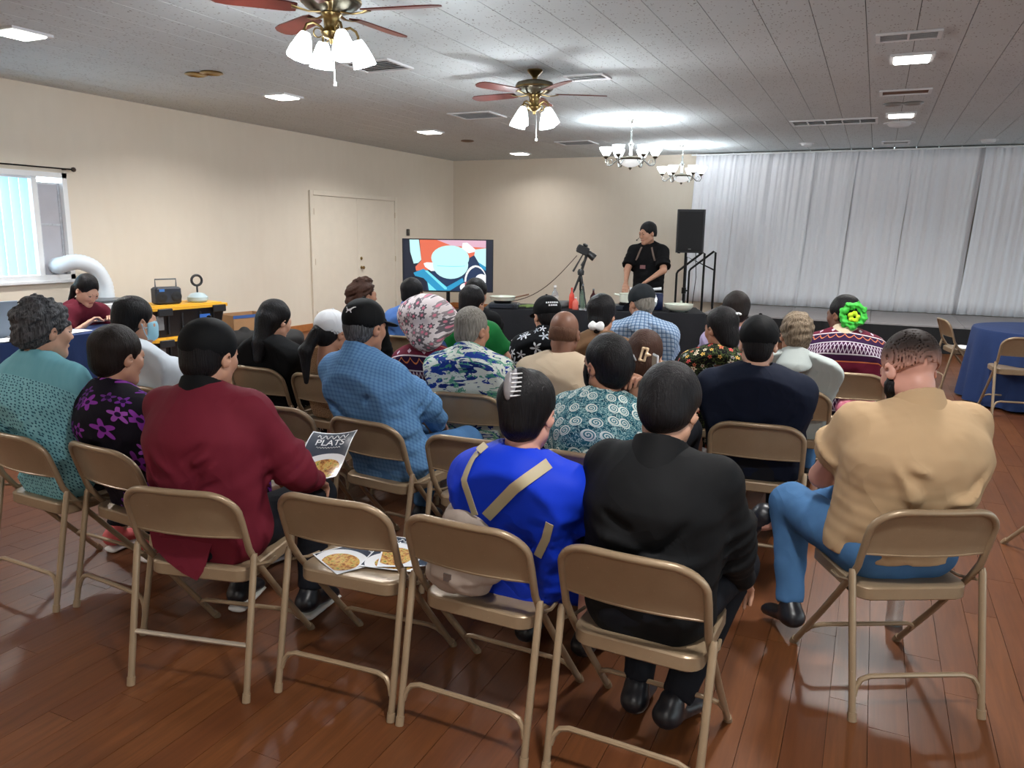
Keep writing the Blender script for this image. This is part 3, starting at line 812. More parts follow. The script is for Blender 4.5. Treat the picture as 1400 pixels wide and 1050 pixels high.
# ------------------------------------------------------------------ tables
def m_cloth(name, c, bs=9):
    g = G(name); v = g.obj(); g.bump(g.noise(v, bs, 3), .25, .02)
    return g.fin(g.mix(g.noise(v, 3, 3), tuple(x*.8 for x in lin(c)), tuple(min(1, x*1.2) for x in lin(c))), .8, 0, .3)
M_BLKCLOTH = m_cloth('black_tablecloth', (24, 25, 30)); M_BLUECLOTH = m_cloth('navy_tablecloth', (32, 52, 96))
def rect_cloth(name, label, hx, hy, z, m, loc, rz, drop_to=.03):
    """cloth with rippling drop on all sides"""
    per = []; N = 200; L = 4*(hx+hy)
    for i in range(N):
        s = L*i/N
        if s < 2*hx: p = (-hx+s, -hy, 0, -1)
        elif s < 2*hx+2*hy: p = (hx, -hy+s-2*hx, 1, 0)
        elif s < 4*hx+2*hy: p = (hx-(s-2*hx-2*hy), hy, 0, 1)
        else: p = (-hx, hy-(s-4*hx-2*hy), -1, 0)
        per.append(p)
    rings = []
    for zz, k in ((z, -.02), (z-.004, .004), (z-.03, .010), (z*.6, .02), (drop_to, .03)):
        rings.append([(x+nx*(k+(.018*math.sin(i*.9+2*math.sin(i*.21)) if zz < z-.02 else 0)*(1-zz/z)), y+ny*(k+(.018*math.sin(i*.9+2*math.sin(i*.21)) if zz < z-.02 else 0)*(1-zz/z)), zz) for i, (x, y, nx, ny) in enumerate(per)])
    mb = MB(); vs = [p for r in rings for p in r]
    fs = [tuple(range(N))]
    for r in range(4):
        for j in range(N): fs.append((r*N+j, r*N+(j+1) % N, (r+1)*N+(j+1) % N, (r+1)*N+j))
    mb.add(vs, fs); o = mb.obj(name, m, None, True, 60, loc, rz)
    return tag(o, label, 'tablecloth')
def fold_table(label, hx, hy, z, loc, rz):
    t = thing('folding_table', label, 'table', loc, rz)
    MB().box((-hx+.01, -hy+.01, z-.045), (hx-.01, hy-.01, z-.008), ch=.006).obj('table_top', mat('table_grey', (190, 188, 182), .5), t)
    for sx in (-1, 1):
        for sy in (-1, 1):
            MB().tube([(sx*(hx-.25), sy*(hy-.08), 0), (sx*(hx-.25), sy*(hy-.08), z-.045)], .014, 8).obj('leg', M_GREYPAINT, t)
TR = math.radians(20)
TC = Vector((-2.83, 8.28, 0))+Vector((-math.sin(TR), math.cos(TR), 0))*.38
fold_table('long folding table under the black cloth before the presenter', 1.24, .37, .75, TC, TR)
rect_cloth('tablecloth', 'black cloth covering the long demonstration table', 1.25, .38, .755, M_BLKCLOTH, TC, TR)
def tab(u, v, z=.757):
    """point on the demonstration table: u along, v from front edge"""
    p = TC+Vector((math.cos(TR), math.sin(TR), 0))*u+Vector((-math.sin(TR), math.cos(TR), 0))*(v-.38); p.z = z; return p
fold_table('folding table under the navy cloth by the window', .95, .22, .775, (-5.80, 3.65, 0), math.pi/2)
rect_cloth('tablecloth', 'navy cloth covering the table by the window', .96, .23, .78, M_BLUECLOTH, (-5.80, 3.65, 0), math.pi/2)
# round table
rt = thing('round_table', 'round banquet table under the navy cloth at right', 'table', (1.72, 9.15, 0))
MB().lathe([(.72, .70), (.735, .715), (.735, .735), (0, .736)], 40).obj('table_top', mat('table_grey', (190, 188, 182)), rt)
for i in range(4): MB().tube([(.4*math.cos(i*1.57+.7), .4*math.sin(i*1.57+.7), 0), (.4*math.cos(i*1.57+.7), .4*math.sin(i*1.57+.7), .71)], .016, 8).obj('leg', M_GREYPAINT, rt)
mb = MB(); N = 120; vs = []; prof = [(.0, .742), (.70, .742), (.742, .74), (.752, .72), (.765, .5), (.785, .25), (.80, .02)]
for i, (r, z) in enumerate(prof):
    for j in range(N):
        a = 2*math.pi*j/N; w = .035*(.72-z)/.7*math.sin(a*17+1.3*math.sin(a*3)) if z < .7 else 0
        vs.append(((r+w)*math.cos(a), (r+w)*math.sin(a), z))
fs = [(i*N+j, i*N+(j+1) % N, (i+1)*N+(j+1) % N, (i+1)*N+j) for i in range(len(prof)-1) for j in range(N)]
mb.add(vs, fs); tag(mb.obj('round_tablecloth', M_BLUECLOTH, None, True, 60, (1.72, 9.15, 0)), 'navy blue floor-length cloth on the round table at right', 'tablecloth')
M_PAPER = mat('white_paper', (232, 234, 236), .6, var=.03)
P = [[(-.1+.1*i, -.14+.14*j, .008*((i+j) % 2)) for i in range(3)] for j in range(3)]
tag(MB().grid(P, (0, 0, -.001)).obj('paper_sheet', M_PAPER, None, True, None, (1.0, 9.72, .447), .3), 'white paper lying on the chair behind the round table', 'paper')

# ------------------------------------------------------------------ television
tv = thing('television', 'flat television on a stand showing a pot on a stove', 'television', (-4.86, 8.55, 0), math.radians(25))
W, Hh, zc_ = .57, .33, 1.19
b = MB().box((-W, .012, zc_-Hh), (W, .06, zc_+Hh), ch=.008).obj('tv_body', M_BLACK, tv)
a = MB(); e = .012
a.box((-W, 0, zc_-Hh), (W, .014, zc_-Hh+e+.006)); a.box((-W, 0, zc_+Hh-e), (W, .014, zc_+Hh)); a.box((-W, 0, zc_-Hh), (-W+e, .014, zc_+Hh)); a.box((W-e, 0, zc_-Hh), (W, .014, zc_+Hh))
a.obj('bezel', M_BLACK, tv)
def scr(c, s=1.0): return emat('screen_%02x%02x%02x' % c, c, s, (8, 8, 10))
PAL = [(16, 24, 44), (226, 108, 78), (222, 176, 196), (196, 248, 246), (40, 150, 196), (244, 248, 250), (24, 48, 84), (222, 70, 92), (120, 224, 238), (20, 40, 60)]
SM = [scr(c, .9) for c in PAL]
def sp(px, py): return (-W+2*W*(px-100)/1208.0, zc_+Hh-2*Hh*(py-82)/698.0)
pic = MB(); lay = [0]
def poly(ci, pts):
    lay[0] += 1; y = .010-.0004*lay[0]; pic.cur = ci
    vs = []
    for p in pts: x, z = sp(*p); vs.append((x, y, z))
    pic.add(vs, [tuple(range(len(pts)))])
def ell(ci, cx, cy, rx, ry, n=28, a0=0, a1=2*math.pi): poly(ci, [(cx+rx*math.cos(a0+(a1-a0)*i/n), cy+ry*math.sin(a0+(a1-a0)*i/n)) for i in range(n)])
poly(0, [(112, 96), (1296, 96), (1296, 768), (112, 768)])
poly(1, [(330, 96), (1210, 96), (1210, 330), (560, 480), (280, 505), (270, 450), (350, 370)])
poly(2, [(560, 96), (1210, 96), (1210, 190), (760, 170)])
poly(3, [(195, 96), (320, 96), (350, 360), (310, 400), (250, 410), (205, 260)])
poly(6, [(500, 500), (980, 330), (1210, 200), (1210, 768), (420, 768), (420, 640)])
poly(4, [(245, 530), (380, 475), (690, 710), (900, 590), (920, 640), (720, 768), (540, 768), (380, 600), (265, 570)])
poly(8, [(395, 500), (430, 495), (690, 720), (690, 745), (660, 745)])
poly(8, [(430, 650), (560, 768), (450, 768)])
poly(5, [(380, 405), (420, 390), (560, 395), (560, 500), (480, 505), (400, 450)])
ell(3, 735, 330, 252, 165); ell(3, 740, 420, 235, 185)
ell(8, 745, 432, 190, 12); ell(3, 745, 424, 196, 12)
poly(5, [(900, 130), (960, 125), (1085, 225), (1060, 245), (980, 265), (890, 200)])
poly(3, [(1070, 215), (1210, 195), (1210, 440), (1110, 380), (1055, 290)])
poly(4, [(1110, 380), (1210, 440), (1210, 490), (1140, 450)])
pts = [(930+150*(1-math.cos(t_)) - 5, 640-220*math.sin(t_)) for t_ in [i*math.pi/12 for i in range(12)]]
poly(5, pts+[(930+150*(1-math.cos(t_))+(18 if t_ < 1.5 else -12), 640-198*math.sin(t_)) for t_ in [i*math.pi/12 for i in range(11, -1, -1)]])
ell(5, 1150, 605, 80, 70); ell(5, 945, 715, 80, 60); ell(7, 970, 672, 42, 32)
poly(0, [(1212, 90), (1300, 90), (1300, 772), (1212, 772)])
o = pic.obj('screen_picture', SM, tv)
sd = MB(); sd.tube([(0, .05, 0.03), (0, .05, 1.0)], .025, 10); sd.box((-.06, .045, .95), (.06, .075, 1.3))
sd.obj('stand_pole', M_BLKMET, tv, True)
for s in (-1, 1):
    MB().tube([(0, .05, .06), (s*.32, -.22, .02)], .018, 8).obj('stand_leg', M_BLKMET, tv); MB().tube([(0, .05, .06), (s*.32, .3, .02)], .018, 8).obj('stand_leg', M_BLKMET, tv)
area('screen_glow', (0, -.03, zc_), 5.0, .6, tv, col=(.75, .95, 1)).rotation_euler = (-math.pi/2, 0, 0)

# ------------------------------------------------------------------ camera on tripod standing on the table
tp = thing('tripod', 'black tripod standing on the demonstration table', 'tripod', tab(-.17, .34), TR)
ap = Vector((.02, 0, .40))
for a_ in (200, 320, 80):
    ft = Vector((.13*math.cos(math.radians(a_)), .16*math.sin(math.radians(a_)), .0))
    lg = MB(); lg.tube([ap+(ft-ap)*0, ap+(ft-ap)*.5], .013, 8); lg.tube([ap+(ft-ap)*.5, ft], .009, 8); lg.obj('leg', M_BLACK, tp, True)
cc = MB(); cc.tube([ap+Vector((-.02, 0, -.10)), ap+Vector((.0, 0, .0)), ap+Vector((.07, 0, .24))], .016, 8); cc.lathe([(.0, -.02), (.035, -.02), (.04, .02), (.025, .05), (0, .05)], 12, tuple(ap)); cc.obj('centre_column', M_BLACK, tp, True)
cc = MB(); cc.tube([ap+Vector((.07, 0, .20)), ap+Vector((.0, -.02, .09))], .010, 8); cc.tube([ap+Vector((.02, 0, .22)), ap+Vector((-.09, -.02, .02))], [.007, .012], 8); cc.obj('pan_handle', mat('tripod_grip', (60, 58, 56), .6), tp, True)
cmr = thing('camera_body', 'black photo camera tilted down on the tripod', 'camera', tab(-.13, .34, 1.42), TR)
Rc = Matrix.Rotation(math.radians(22), 4, 'Y')
MB().box((-.075, -.045, -.045), (.065, .045, .05), Rc, ch=.01).obj('housing', M_BLACK, cmr, True)
MB().box((-.03, -.03, .05), (.03, .03, .08), Rc, ch=.01).obj('prism_hump', M_BLACK, cmr, True)
MB().lathe([(.036, 0), (.038, .05), (.042, .055), (.042, .10), (.034, .10), (.03, .06), (0, .06)], 18, M=Rc @ Matrix.Translation((.06, 0, -.005)) @ Matrix.Rotation(math.radians(105), 4, 'Y')).obj('lens', M_BLACK, cmr, True)
MB().box((-.08, -.03, -.02), (-.072, .03, .03), Rc).obj('rear_screen', mat('dark_glass', (40, 44, 52), .1), cmr)
p0, p1 = tab(-.2, .33, 1.36), tab(-1.0, .35, .80)
pts = [p0+(p1-p0)*u_+Vector((0, 0, -.12*math.sin(u_*math.pi))) for u_ in [i/16 for i in range(17)]]
tag(MB().tube(pts, .005, 6).obj('cable', mat('brown_cable', (70, 48, 40), .6), None, True), 'thin dark cable hanging from the camera down to the table', 'cable')
# ------------------------------------------------------------------ loudspeaker
ls = thing('speaker_stand', 'black pole stand carrying the loudspeaker', 'speaker stand', (-2.55, 11.6, 0), math.radians(10))
MB().tube([(0, 0, .12), (0, 0, 1.42)], .019, 10).obj('pole', M_BLKMET, ls, True)
MB().lathe([(.02, -.05), (.034, -.04), (.034, .04), (.02, .05)], 12, (0, 0, .8)).obj('collar', M_BLKMET, ls, True)
MB().tube([(0, 0, .8), (.07, -.02, .8)], .012, 8).obj('knob', M_BLKMET, ls)
for i in range(3):
    a_ = i*2.094+.5; MB().tube([(0, 0, .45), (.42*math.cos(a_), .42*math.sin(a_), .012)], .012, 8).obj('leg', M_BLKMET, ls)
sp_ = thing('loudspeaker', 'black loudspeaker on pole stand left of the drapes', 'loudspeaker', (-2.5, 11.6, 1.36), math.radians(12))
M_SPK = mat('speaker_shell', (36, 37, 42), .6, var=.1, bump=.2, bs=200)
mb = MB(); poly_ = [(-.185, -.16), (.185, -.16), (.20, -.10), (.12, .17), (-.12, .17), (-.20, -.10)]
mb.prism(poly_, 0, .62); sh = mb.obj('cabinet', M_SPK, sp_)
MB().box((-.17, -.168, .03), (.17, -.158, .59), ch=.004).obj('grille', mat('speaker_grille', (22, 23, 26), .75, bump=.4, bs=300), sp_)
for s in (-1, 1): MB().box((s*.15-.02, -.1, -.012), (s*.15+.02, .06, .0)).obj('foot', M_BLKMET, sp_)
MB().box((-.02, -.1695, .05), (.02, -.168, .06)).obj('badge', mat('badge_silver', (150, 150, 150), .3, .6), sp_)
tag(MB().tube([(-2.42, 11.68, 1.36), (-2.40, 11.7, 1.0), (-2.44, 11.7, .5), (-2.5, 11.66, .02), (-2.6, 11.9, .012)], .006, 6).obj('cable', M_BLKMET, None, True), 'thin cable dropping from the loudspeaker to the floor', 'cable')
# ------------------------------------------------------------------ things on the demonstration table
M_STEEL = mat('steel', (160, 164, 168), .25, .9); M_CERAM = mat('pale_ceramic', (214, 220, 206), .25, var=.03)
M_STOVE = mat('stove_dark', (34, 40, 50), .4)
def stove(p, label):
    t = thing('portable_stove', label, 'stove', p, TR)
    MB().box((-.17, -.14, 0), (.17, .14, .055), ch=.01).obj('stove_body', M_STOVE, t)
    MB().lathe([(.10, .055), (.105, .075), (.09, .08), (.06, .07), (0, .066)], 20, (-.02, 0, 0)).obj('burner', M_BLKMET, t, True)
    MB().tube([(.12, -.142, .03), (.12, -.162, .03)], .018, 10).obj('knob', M_BLACK, t)
def bowlp(mb, r, h, th=.006, n=28, foot=.45):
    pr = [(r*foot, 0), (r*foot*1.05, .006)]+[(r*(foot+(1-foot)*math.sin(u_*math.pi/2)), .006+(h-.006)*(1-math.cos(u_*math.pi/2))) for u_ in (.25, .5, .75, 1)]
    mb.lathe(pr+[(p_[0]-th, p_[1]+.001) for p_ in reversed(pr[2:])]+[(0, .012)], n)
def bowl(p, r, h, m, label, cat='bowl', name='bowl'):
    mb = MB(); bowlp(mb, r, h); return tag(mb.obj(name, m, None, True, 50, p), label, cat)
stove(tab(-1.02, .14), 'dark portable stove at the left end of the demonstration table')
t = thing('frying_pan', 'pale pan with handle resting on the left stove', 'pan', tab(-1.04, .14, .838), TR)
mb = MB(); mb.lathe([(.10, 0), (.135, .008), (.15, .045), (.155, .05), (.147, .05), (.13, .012), (0, .01)], 28); mb.obj('pan_body', M_CERAM, t, True)
MB().tube([(.14, .0, .04), (.24, .03, .06), (.30, .05, .075)], .009, 8).obj('handle', mat('pan_handle', (120, 84, 60), .5), t, True)
def bottle(p, r, h, m, label, cap=None, lab=None, neck=.35, liquid=None):
    t = thing('bottle', label, 'bottle', p, random.random())
    MB().lathe([(r*.9, 0), (r, .008), (r, h*.55), (r*.9, h*.65), (r*neck, h*.82), (r*neck, h*.93), (0, h*.93)], 18).obj('bottle_body', m, t, True)
    MB().lathe([(r*neck*1.15, h*.92), (r*neck*1.15, h), (0, h)], 14).obj('cap', cap or M_WHITE, t, True)
    if lab: MB().lathe([(r*1.01, h*.12), (r*1.015, h*.14), (r*1.015, h*.48), (r*1.01, h*.5)], 18).obj('bottle_label', lab, t, True)
def clear(name, c, rough=.08):
    g_ = G(name); return g_.fin(lin(c), rough, 0, .5, **{'Transmission Weight': .75, 'IOR': 1.3})
M_PET = clear('clear_plastic', (235, 242, 245)); M_PINKL = mat('pink_label', (214, 150, 160), .5); M_REDB = mat('red_plastic', (214, 74, 58), .35)
bottle(tab(-.44, .25), .04, .26, M_PET, 'clear bottle with pale label on the demonstration table', M_WHITE, mat('pale_label', (226, 220, 214), .5))
bottle(tab(-.51, .22), .028, .15, mat('pale_pink_bottle', (220, 190, 190), .4), 'small pale pink bottle beside the clear bottle')
bottle(tab(-.245, .22), .032, .24, M_REDB, 'tall red sauce bottle behind the tripod leg', M_REDB)
bottle(tab(-.20, .10), .035, .14, mat('red_white_pack', (222, 110, 96), .5), 'short red bottle in front of the tripod')
bottle(tab(.0, .12), .038, .24, clear('dark_bottle', (110, 60, 66), .1), 'dark bottle with pink label right of the tripod', M_STEEL, M_PINKL, .3)
bottle(tab(-.12, .30), .03, .28, clear('green_bottle', (150, 180, 165), .1), 'slim pale green bottle between the tripod legs', M_STEEL)
bowl(tab(-.34, .32), .085, .075, mat('grey_bowl', (140, 146, 146), .4), 'grey bowl beside the tripod on the demonstration table')
tray = MB(); tray.box((-.16, -.11, 0), (.16, .11, .012), ch=.004); tag(tray.obj('tray', mat('silver_tray', (190, 194, 196), .25, .7), None, False, None, tab(.0, .10), TR), 'flat silver tray on the table under the dark bottle', 'tray')
gm = mat('leek_green', (108, 128, 70), .6, var=.3, vs=20)
for i in range(6):
    a_ = random.uniform(-.5, .5); c_ = tab(-.70+random.uniform(-.08, .08), .10+.03*i, .772)
    d_ = Vector((math.cos(TR+a_), math.sin(TR+a_), 0))*.15
    o = MB().tube([c_-d_, c_+Vector((0, 0, .012)), c_+d_*.7+Vector((0, 0, .006)), c_+d_+Vector((0, 0, .02))], [.006, .009, .008, .003], 7).obj('green_onion', gm, None, True)
    tag(o, 'green onion stalk lying on the table beside the left stove', 'green onion', 'green onions on the table')
stove(tab(.42, .24), 'dark portable stove in front of the presenter')
t = thing('cooking_pot', 'pale pot with side handles under the presenter hand', 'pot', tab(.43, .24, .838), TR)
MB().lathe([(.11, 0), (.125, .01), (.13, .10), (.136, .105), (.124, .105), (.118, .012), (0, .01)], 28).obj('pot_body', M_CERAM, t, True)
for s in (-1, 1): MB().tube([(s*.125, -.04, .085), (s*.185, -.03, .095), (s*.185, .03, .095), (s*.125, .04, .085)], .009, 8).obj('handle', M_CERAM, t, True)
t = thing('wok_lid', 'round steel plate leaning beside the stove', 'plate', tab(.60, .14), TR)
MB().lathe([(.0, 0), (.10, .004), (.125, .018), (.128, .016), (.10, 0), (0, -.004)], 28, M=Matrix.Translation((0, 0, .118)) @ Matrix.Rotation(math.radians(62), 4, 'X')).obj('plate_disc', M_STEEL, t, True)
t = thing('canister', 'dark blue canister beside the large pale bowl', 'canister', tab(.74, .34), TR)
MB().lathe([(.068, 0), (.072, .006), (.072, .17), (.066, .175), (0, .176)], 24).obj('canister_body', mat('navy_can', (36, 46, 84), .35), t, True)
MB().lathe([(.07, .176), (.07, .19), (0, .191)], 24).obj('lid', mat('can_lid', (60, 70, 100), .3, .5), t, True)
bowl(tab(.97, .16), .165, .085, M_CERAM, 'large pale green serving bowl at the right end of the table')
t = thing('salt_jar', 'little round white jar behind the pale bowl', 'jar', tab(1.02, .36), TR)
MB().lathe([(.03, 0), (.045, .02), (.045, .06), (.03, .08), (.012, .085), (.014, .105), (0, .11)], 16).obj('jar_body', M_CERAM, t, True)
tag(MB().box((-.13, -.10, 0), (.13, .10, .012), ch=.004).obj('cutting_board', mat('dark_board', (60, 56, 54), .6), None, False, None, tab(.14, .26), TR), 'dark board lying left of the presenter stove', 'cutting board')
t = thing('phone', 'dark phone and grip lying on the table edge before the presenter', 'phone', tab(.20, .08, .757), TR+.4)
MB().box((-.07, -.035, 0), (.07, .035, .01), ch=.004).obj('phone_body', M_BLACK, t); MB().box((-.06, -.03, .01), (.06, .03, .0115)).obj('phone_screen', mat('dark_glass', (40, 44, 52), .1), t)

# ------------------------------------------------------------------ left side: totes, air conditioner, boxes, bags
M_TOTE = mat('tote_black', (28, 29, 32), .45, var=.1); M_YEL = mat('tote_yellow', (226, 170, 48), .45, var=.06)
def tote(loc, rz, label, blue=False):
    t = thing('storage_tote', label, 'storage bin', loc, rz, 'black and yellow storage totes')
    mb = MB(); vs = []; o0 = rrect(-.48, -.27, .48, .27, .05, 3); n = len(o0)
    for z, k in ((0, .90), (.28, 1.0), (.30, 1.03), (.31, 1.03)):
        vs += [(x*k, y*k, z) for x, y in o0]
    fs = [tuple(range(n-1, -1, -1)), tuple(3*n+j for j in range(n))]+[(r*n+j, r*n+(j+1) % n, (r+1)*n+(j+1) % n, (r+1)*n+j) for r in range(3) for j in range(n)]
    mb.add(vs, fs); b_ = mb.obj('bin_body', M_TOTE, t, True, 30)
    for x in (-.3, -.12, .12, .3): MB().box((x-.012, -.279, .03), (x+.012, -.255, .27), ch=.004).obj('rib', M_TOTE, b_)
    mb = MB(); o1 = rrect(-.52, -.30, .52, .30, .06, 3)
    mb.prism(o1, .31, .345); mb.prism(rrect(-.47, -.25, .47, .25, .05, 3), .345, .36); mb.obj('lid', M_YEL, t)
    for x in (-.36, .36): MB().box((x-.09, -.325, .25), (x+.09, -.298, .335), ch=.006).obj('latch', M_TOTE, t)
    MB().box((-.45, -.287, .09), (-.37, -.27, .25)).obj('bin_label', mat('label_grey', (120, 122, 124), .5), t)
    if blue: MB().box((.10, -.292, .19), (.24, -.283, .235)).obj('blue_sticker', mat('blue_sticker', (50, 104, 190), .5), t)
tote((-7.55, 6.72, 0), math.radians(82), 'lower black tote with yellow lid by the wall')
tote((-7.55, 6.72, .362), math.radians(82), 'upper black tote with yellow lid and blue sticker', True)
t = thing('portable_radio', 'dark portable radio with handle on the yellow tote lid', 'radio', (-7.52, 6.55, .724), math.radians(70))
MB().box((-.15, -.08, 0), (.15, .08, .20), ch=.02).obj('radio_body', mat('radio_navy', (34, 40, 52), .5), t)
MB().tube([(-.12, 0, .19), (-.12, 0, .29), (.12, 0, .29), (.12, 0, .19)], .009, 8).obj('handle', mat('radio_grey', (90, 96, 100), .5), t, True)
for s in (-1, 1): MB().lathe([(.055, 0), (.06, .008), (.04, .012), (0, .006)], 18, M=Matrix.Translation((s*.085, -.08, .09)) @ Matrix.Rotation(math.pi/2, 4, 'X')).obj('speaker_cone', M_BLACK, t, True)
MB().box((-.11, -.086, .15), (-.05, -.08, .18)).obj('dial', mat('dial_blue', (60, 120, 200), .3), t)
t = thing('steamer', 'clear lidded canister with black loop grip on the tote', 'canister', (-7.45, 6.95, .724), 1.2)
MB().lathe([(.10, 0), (.12, .02), (.12, .06), (.08, .10), (.02, .115), (0, .115)], 20).obj('clear_dome', mat('frosted_blue', (170, 190, 198), .3), t, True)
MB().tube([(0, 0, .11), (0, 0, .20)], .011, 8).obj('grip_stem', M_BLACK, t)
MB().tube(arc((0, 0, .26), .062, 0, 2*math.pi, 18, 0, 2)[:-1], .015, 8, closed=True).obj('grip_ring', M_BLACK, t, True)
# portable air conditioner with hose into the window board
t = thing('air_conditioner', 'white portable air conditioner with dark top beside the totes', 'air conditioner', (-7.72, 5.93, 0), math.radians(90))
MB().box((-.21, -.19, .04), (.21, .19, .80), ch=.03).obj('housing', M_METALW, t)
MB().prism(rrect(-.205, -.185, .205, .185, .03), .80, .815).obj('top_panel', mat('ac_dark_top', (84, 88, 94), .4), t)
MB().box((-.03, -.197, .78), (.12, -.19, .80)).obj('control_strip', mat('red_strip', (190, 60, 60), .4), t)
for s in (-1, 1):
    for q in (-1, 1): MB().lathe([(0, 0), (.02, .005), (.02, .035), (0, .04)], 10, (s*.15, q*.12, 0)).obj('caster', M_BLACK, t)
def hose(label):
    ctrl = [Vector(p) for p in ((-8.27, 5.74, 1.17), (-8.12, 5.72, 1.19), (-7.98, 5.80, 1.22), (-7.93, 5.95, 1.15), (-7.93, 6.06, .98), (-7.93, 6.08, .80), (-7.93, 6.08, .66))]
    pts = []
    for i in range(len(ctrl)-1):
        p0 = ctrl[max(i-1, 0)]; p1 = ctrl[i]; p2 = ctrl[i+1]; p3 = ctrl[min(i+2, len(ctrl)-1)]
        for k in range(10):
            u_ = k/10; pts.append(.5*((2*p1)+(p2-p0)*u_+(2*p0-5*p1+4*p2-p3)*u_*u_+(3*p1-p0-3*p2+p3)*u_**3))
    pts.append(ctrl[-1])
    return tag(MB().tube(pts, [.082+.006*(i % 2) for i in range(len(pts))], 18).obj('exhaust_hose', mat('hose_white', (222, 230, 238), .5, var=.03), None, True, 60), label, 'hose')
hose('thick white ribbed exhaust hose curving from the window board')
bx = thing('cardboard_box', 'open cardboard box with blue edge on the floor by the wall', 'box', (-7.85, 8.1, 0), math.radians(80))
M_CARD = mat('cardboard', (170, 130, 92), .8)
for lo, hi in (((-.3, -.2, 0), (.3, -.194, .46)), ((-.3, .194, 0), (.3, .2, .46)), ((-.3, -.2, 0), (-.294, .2, .46)), ((.294, -.2, 0), (.3, .2, .46)), ((-.3, -.2, 0), (.3, .2, .006))):
    MB().box(lo, hi).obj('box_panel', M_CARD, bx)
MB().box((-.302, -.204, .42), (.302, -.2, .462)).obj('blue_edge', mat('box_blue', (60, 96, 160), .6), bx)
def soft(name, prims, h, m, label, cat, loc=(0, 0, 0), rz=0, amp=.006, f=22, seed=1):
    me = qmesh(name, sdf(prims, h, disp=lambda P: amp*nz(P, f, seed)), m); o = link(name, me, None, loc, rz)
    return tag(o, label, cat)
M_BAG = mat('black_bag_fabric', (20, 20, 22), .8)
soft('duffel_bag', [Pr((-.2, 0, .16), (.2, 0, .16), (.16, .16), (.16, .16)), Pr((0, 0, .30), None, .07)], .016, M_BAG, 'black soft bag heaped beside the cardboard box', 'bag', (-7.3, 7.55, .0), 1.0, .012, 18)
soft('duffel_bag', [Pr((-.12, 0, .22), (.16, 0, .24), (.2, .17), (.18, .15)), Pr((0, 0, .42), (.1, 0, .40), .06)], .016, M_BAG, 'black upright bag behind the woman in black dress', 'bag', (-6.6, 7.35, .02), .6, .012, 18, 3)
pan = thing('display_panel', 'grey display panel standing on the navy table at left edge', 'panel', (-5.86, 3.30, .782), math.radians(80))
MB().box((-.50, 0, .0), (.40, .02, .27), ch=.004).obj('panel_board', mat('panel_grey', (128, 142, 158), .5), pan)
for s in (-.4, .3): MB().box((s-.01, -.06, 0), (s+.01, .08, .012)).obj('panel_foot', M_GREYPAINT, pan)
def sheet(loc, rz, sx, sy, label, m=None):
    P = [[(-sx+2*sx*i/4, -sy+2*sy*j/4, .002*math.sin(i*1.7+j)) for i in range(5)] for j in range(5)]
    return tag(MB().grid(P, (0, 0, -.0008)).obj('paper_sheet', m or M_PAPER, None, True, 60, loc, rz), label, 'paper')
sheet((-5.72, 4.02, .786), .3, .10, .15, 'white paper on the navy table near the seated helper')
sheet((-5.68, 3.55, .786), .1, .10, .14, 'white paper on the navy table behind the curly dark hair')

# ------------------------------------------------------------------ flyers, backpack, bottles near the camera
def flyer_mat(name, seed):
    g_ = G(name); v_ = g_.obj(); s = g_.sep(v_); x_, y_ = s[0], s[1]
    dx = g_.ma('DIVIDE', g_.ma('SUBTRACT', x_, .015), .115); dy = g_.ma('DIVIDE', g_.ma('ADD', y_, .085), .095)
    rr = g_.ma('SQRT', g_.ma('ADD', g_.ma('MULTIPLY', dx, dx), g_.ma('MULTIPLY', dy, dy)))
    food = g_.ramp(g_.noise(v_, 55, 3, .6), [(.3, lin((92, 58, 30))), (.45, lin((178, 120, 60))), (.55, lin((212, 176, 96))), (.66, lin((106, 128, 58))), (.8, lin((196, 84, 58)))])
    dark = g_.mix(g_.noise(v_, 10, 2), lin((40, 46, 58)), lin((70, 78, 92)))
    c_ = g_.mix(g_.ma('LESS_THAN', rr, 1.0), dark, lin((226, 228, 230)))
    c_ = g_.mix(g_.ma('LESS_THAN', rr, .68), c_, food)
    edge = g_.ma('MAXIMUM', g_.ma('GREATER_THAN', g_.ma('ABSOLUTE', x_), .100), g_.ma('GREATER_THAN', g_.ma('ABSOLUTE', y_), .134))
    c_ = g_.mix(edge, c_, lin((228, 232, 236)))
    return g_.fin(c_, .22, 0, .5)
M_FLY = flyer_mat('food_flyer', 1); M_INK = mat('white_ink', (230, 232, 236), .5, var=0)
def flyer(loc, eul, label, curl=.01):
    t = thing('food_flyer', label, 'flyer', loc); t.rotation_euler = eul
    def zz(x, y): return curl*((x/.105)**2-.3)+curl*.5*math.sin(y*18)
    P = [[(-.105+.21*i/10, -.14+.28*j/10, zz(-.105+.21*i/10, -.14+.28*j/10)) for i in range(11)] for j in range(11)]
    MB().grid(P, (0, 0, -.0012)).obj('sheet', M_FLY, t, True, 60)
    me = text_mesh('PLATS', .05, M_INK, .0004)
    for v in me.vertices: v.co.z += zz(v.co.x, v.co.y+.07)+.0012
    o = link('lettering', me, t, (0, .07, 0))
    s_ = MB()
    for k in range(2):
        pts = [(-.07+.14*i/26, .105-.045*k*0+.012*math.sin(i*1.25)+.004*i/26, 0) for i in range(27)]
        if k: pts = [(x*.8, .042+.004*math.sin(i*2.1), 0) for i, (x, y, z) in enumerate(pts)]
        s_.tube([(x, y, zz(x, y)+.0012) for x, y, z in pts], .0018 if not k else .001, 5)
    s_.obj('script_title', M_INK, t, True)
    return t
flyer((-2.02, 2.51, .675), (math.radians(26), math.radians(-6), math.radians(12)), 'glossy food magazine held by the man in maroon blazer', .016)
flyer((-1.60, 2.17, .4425), (0, 0, math.radians(-28)), 'glossy food flyer lying lowest on the empty front chair', .002)
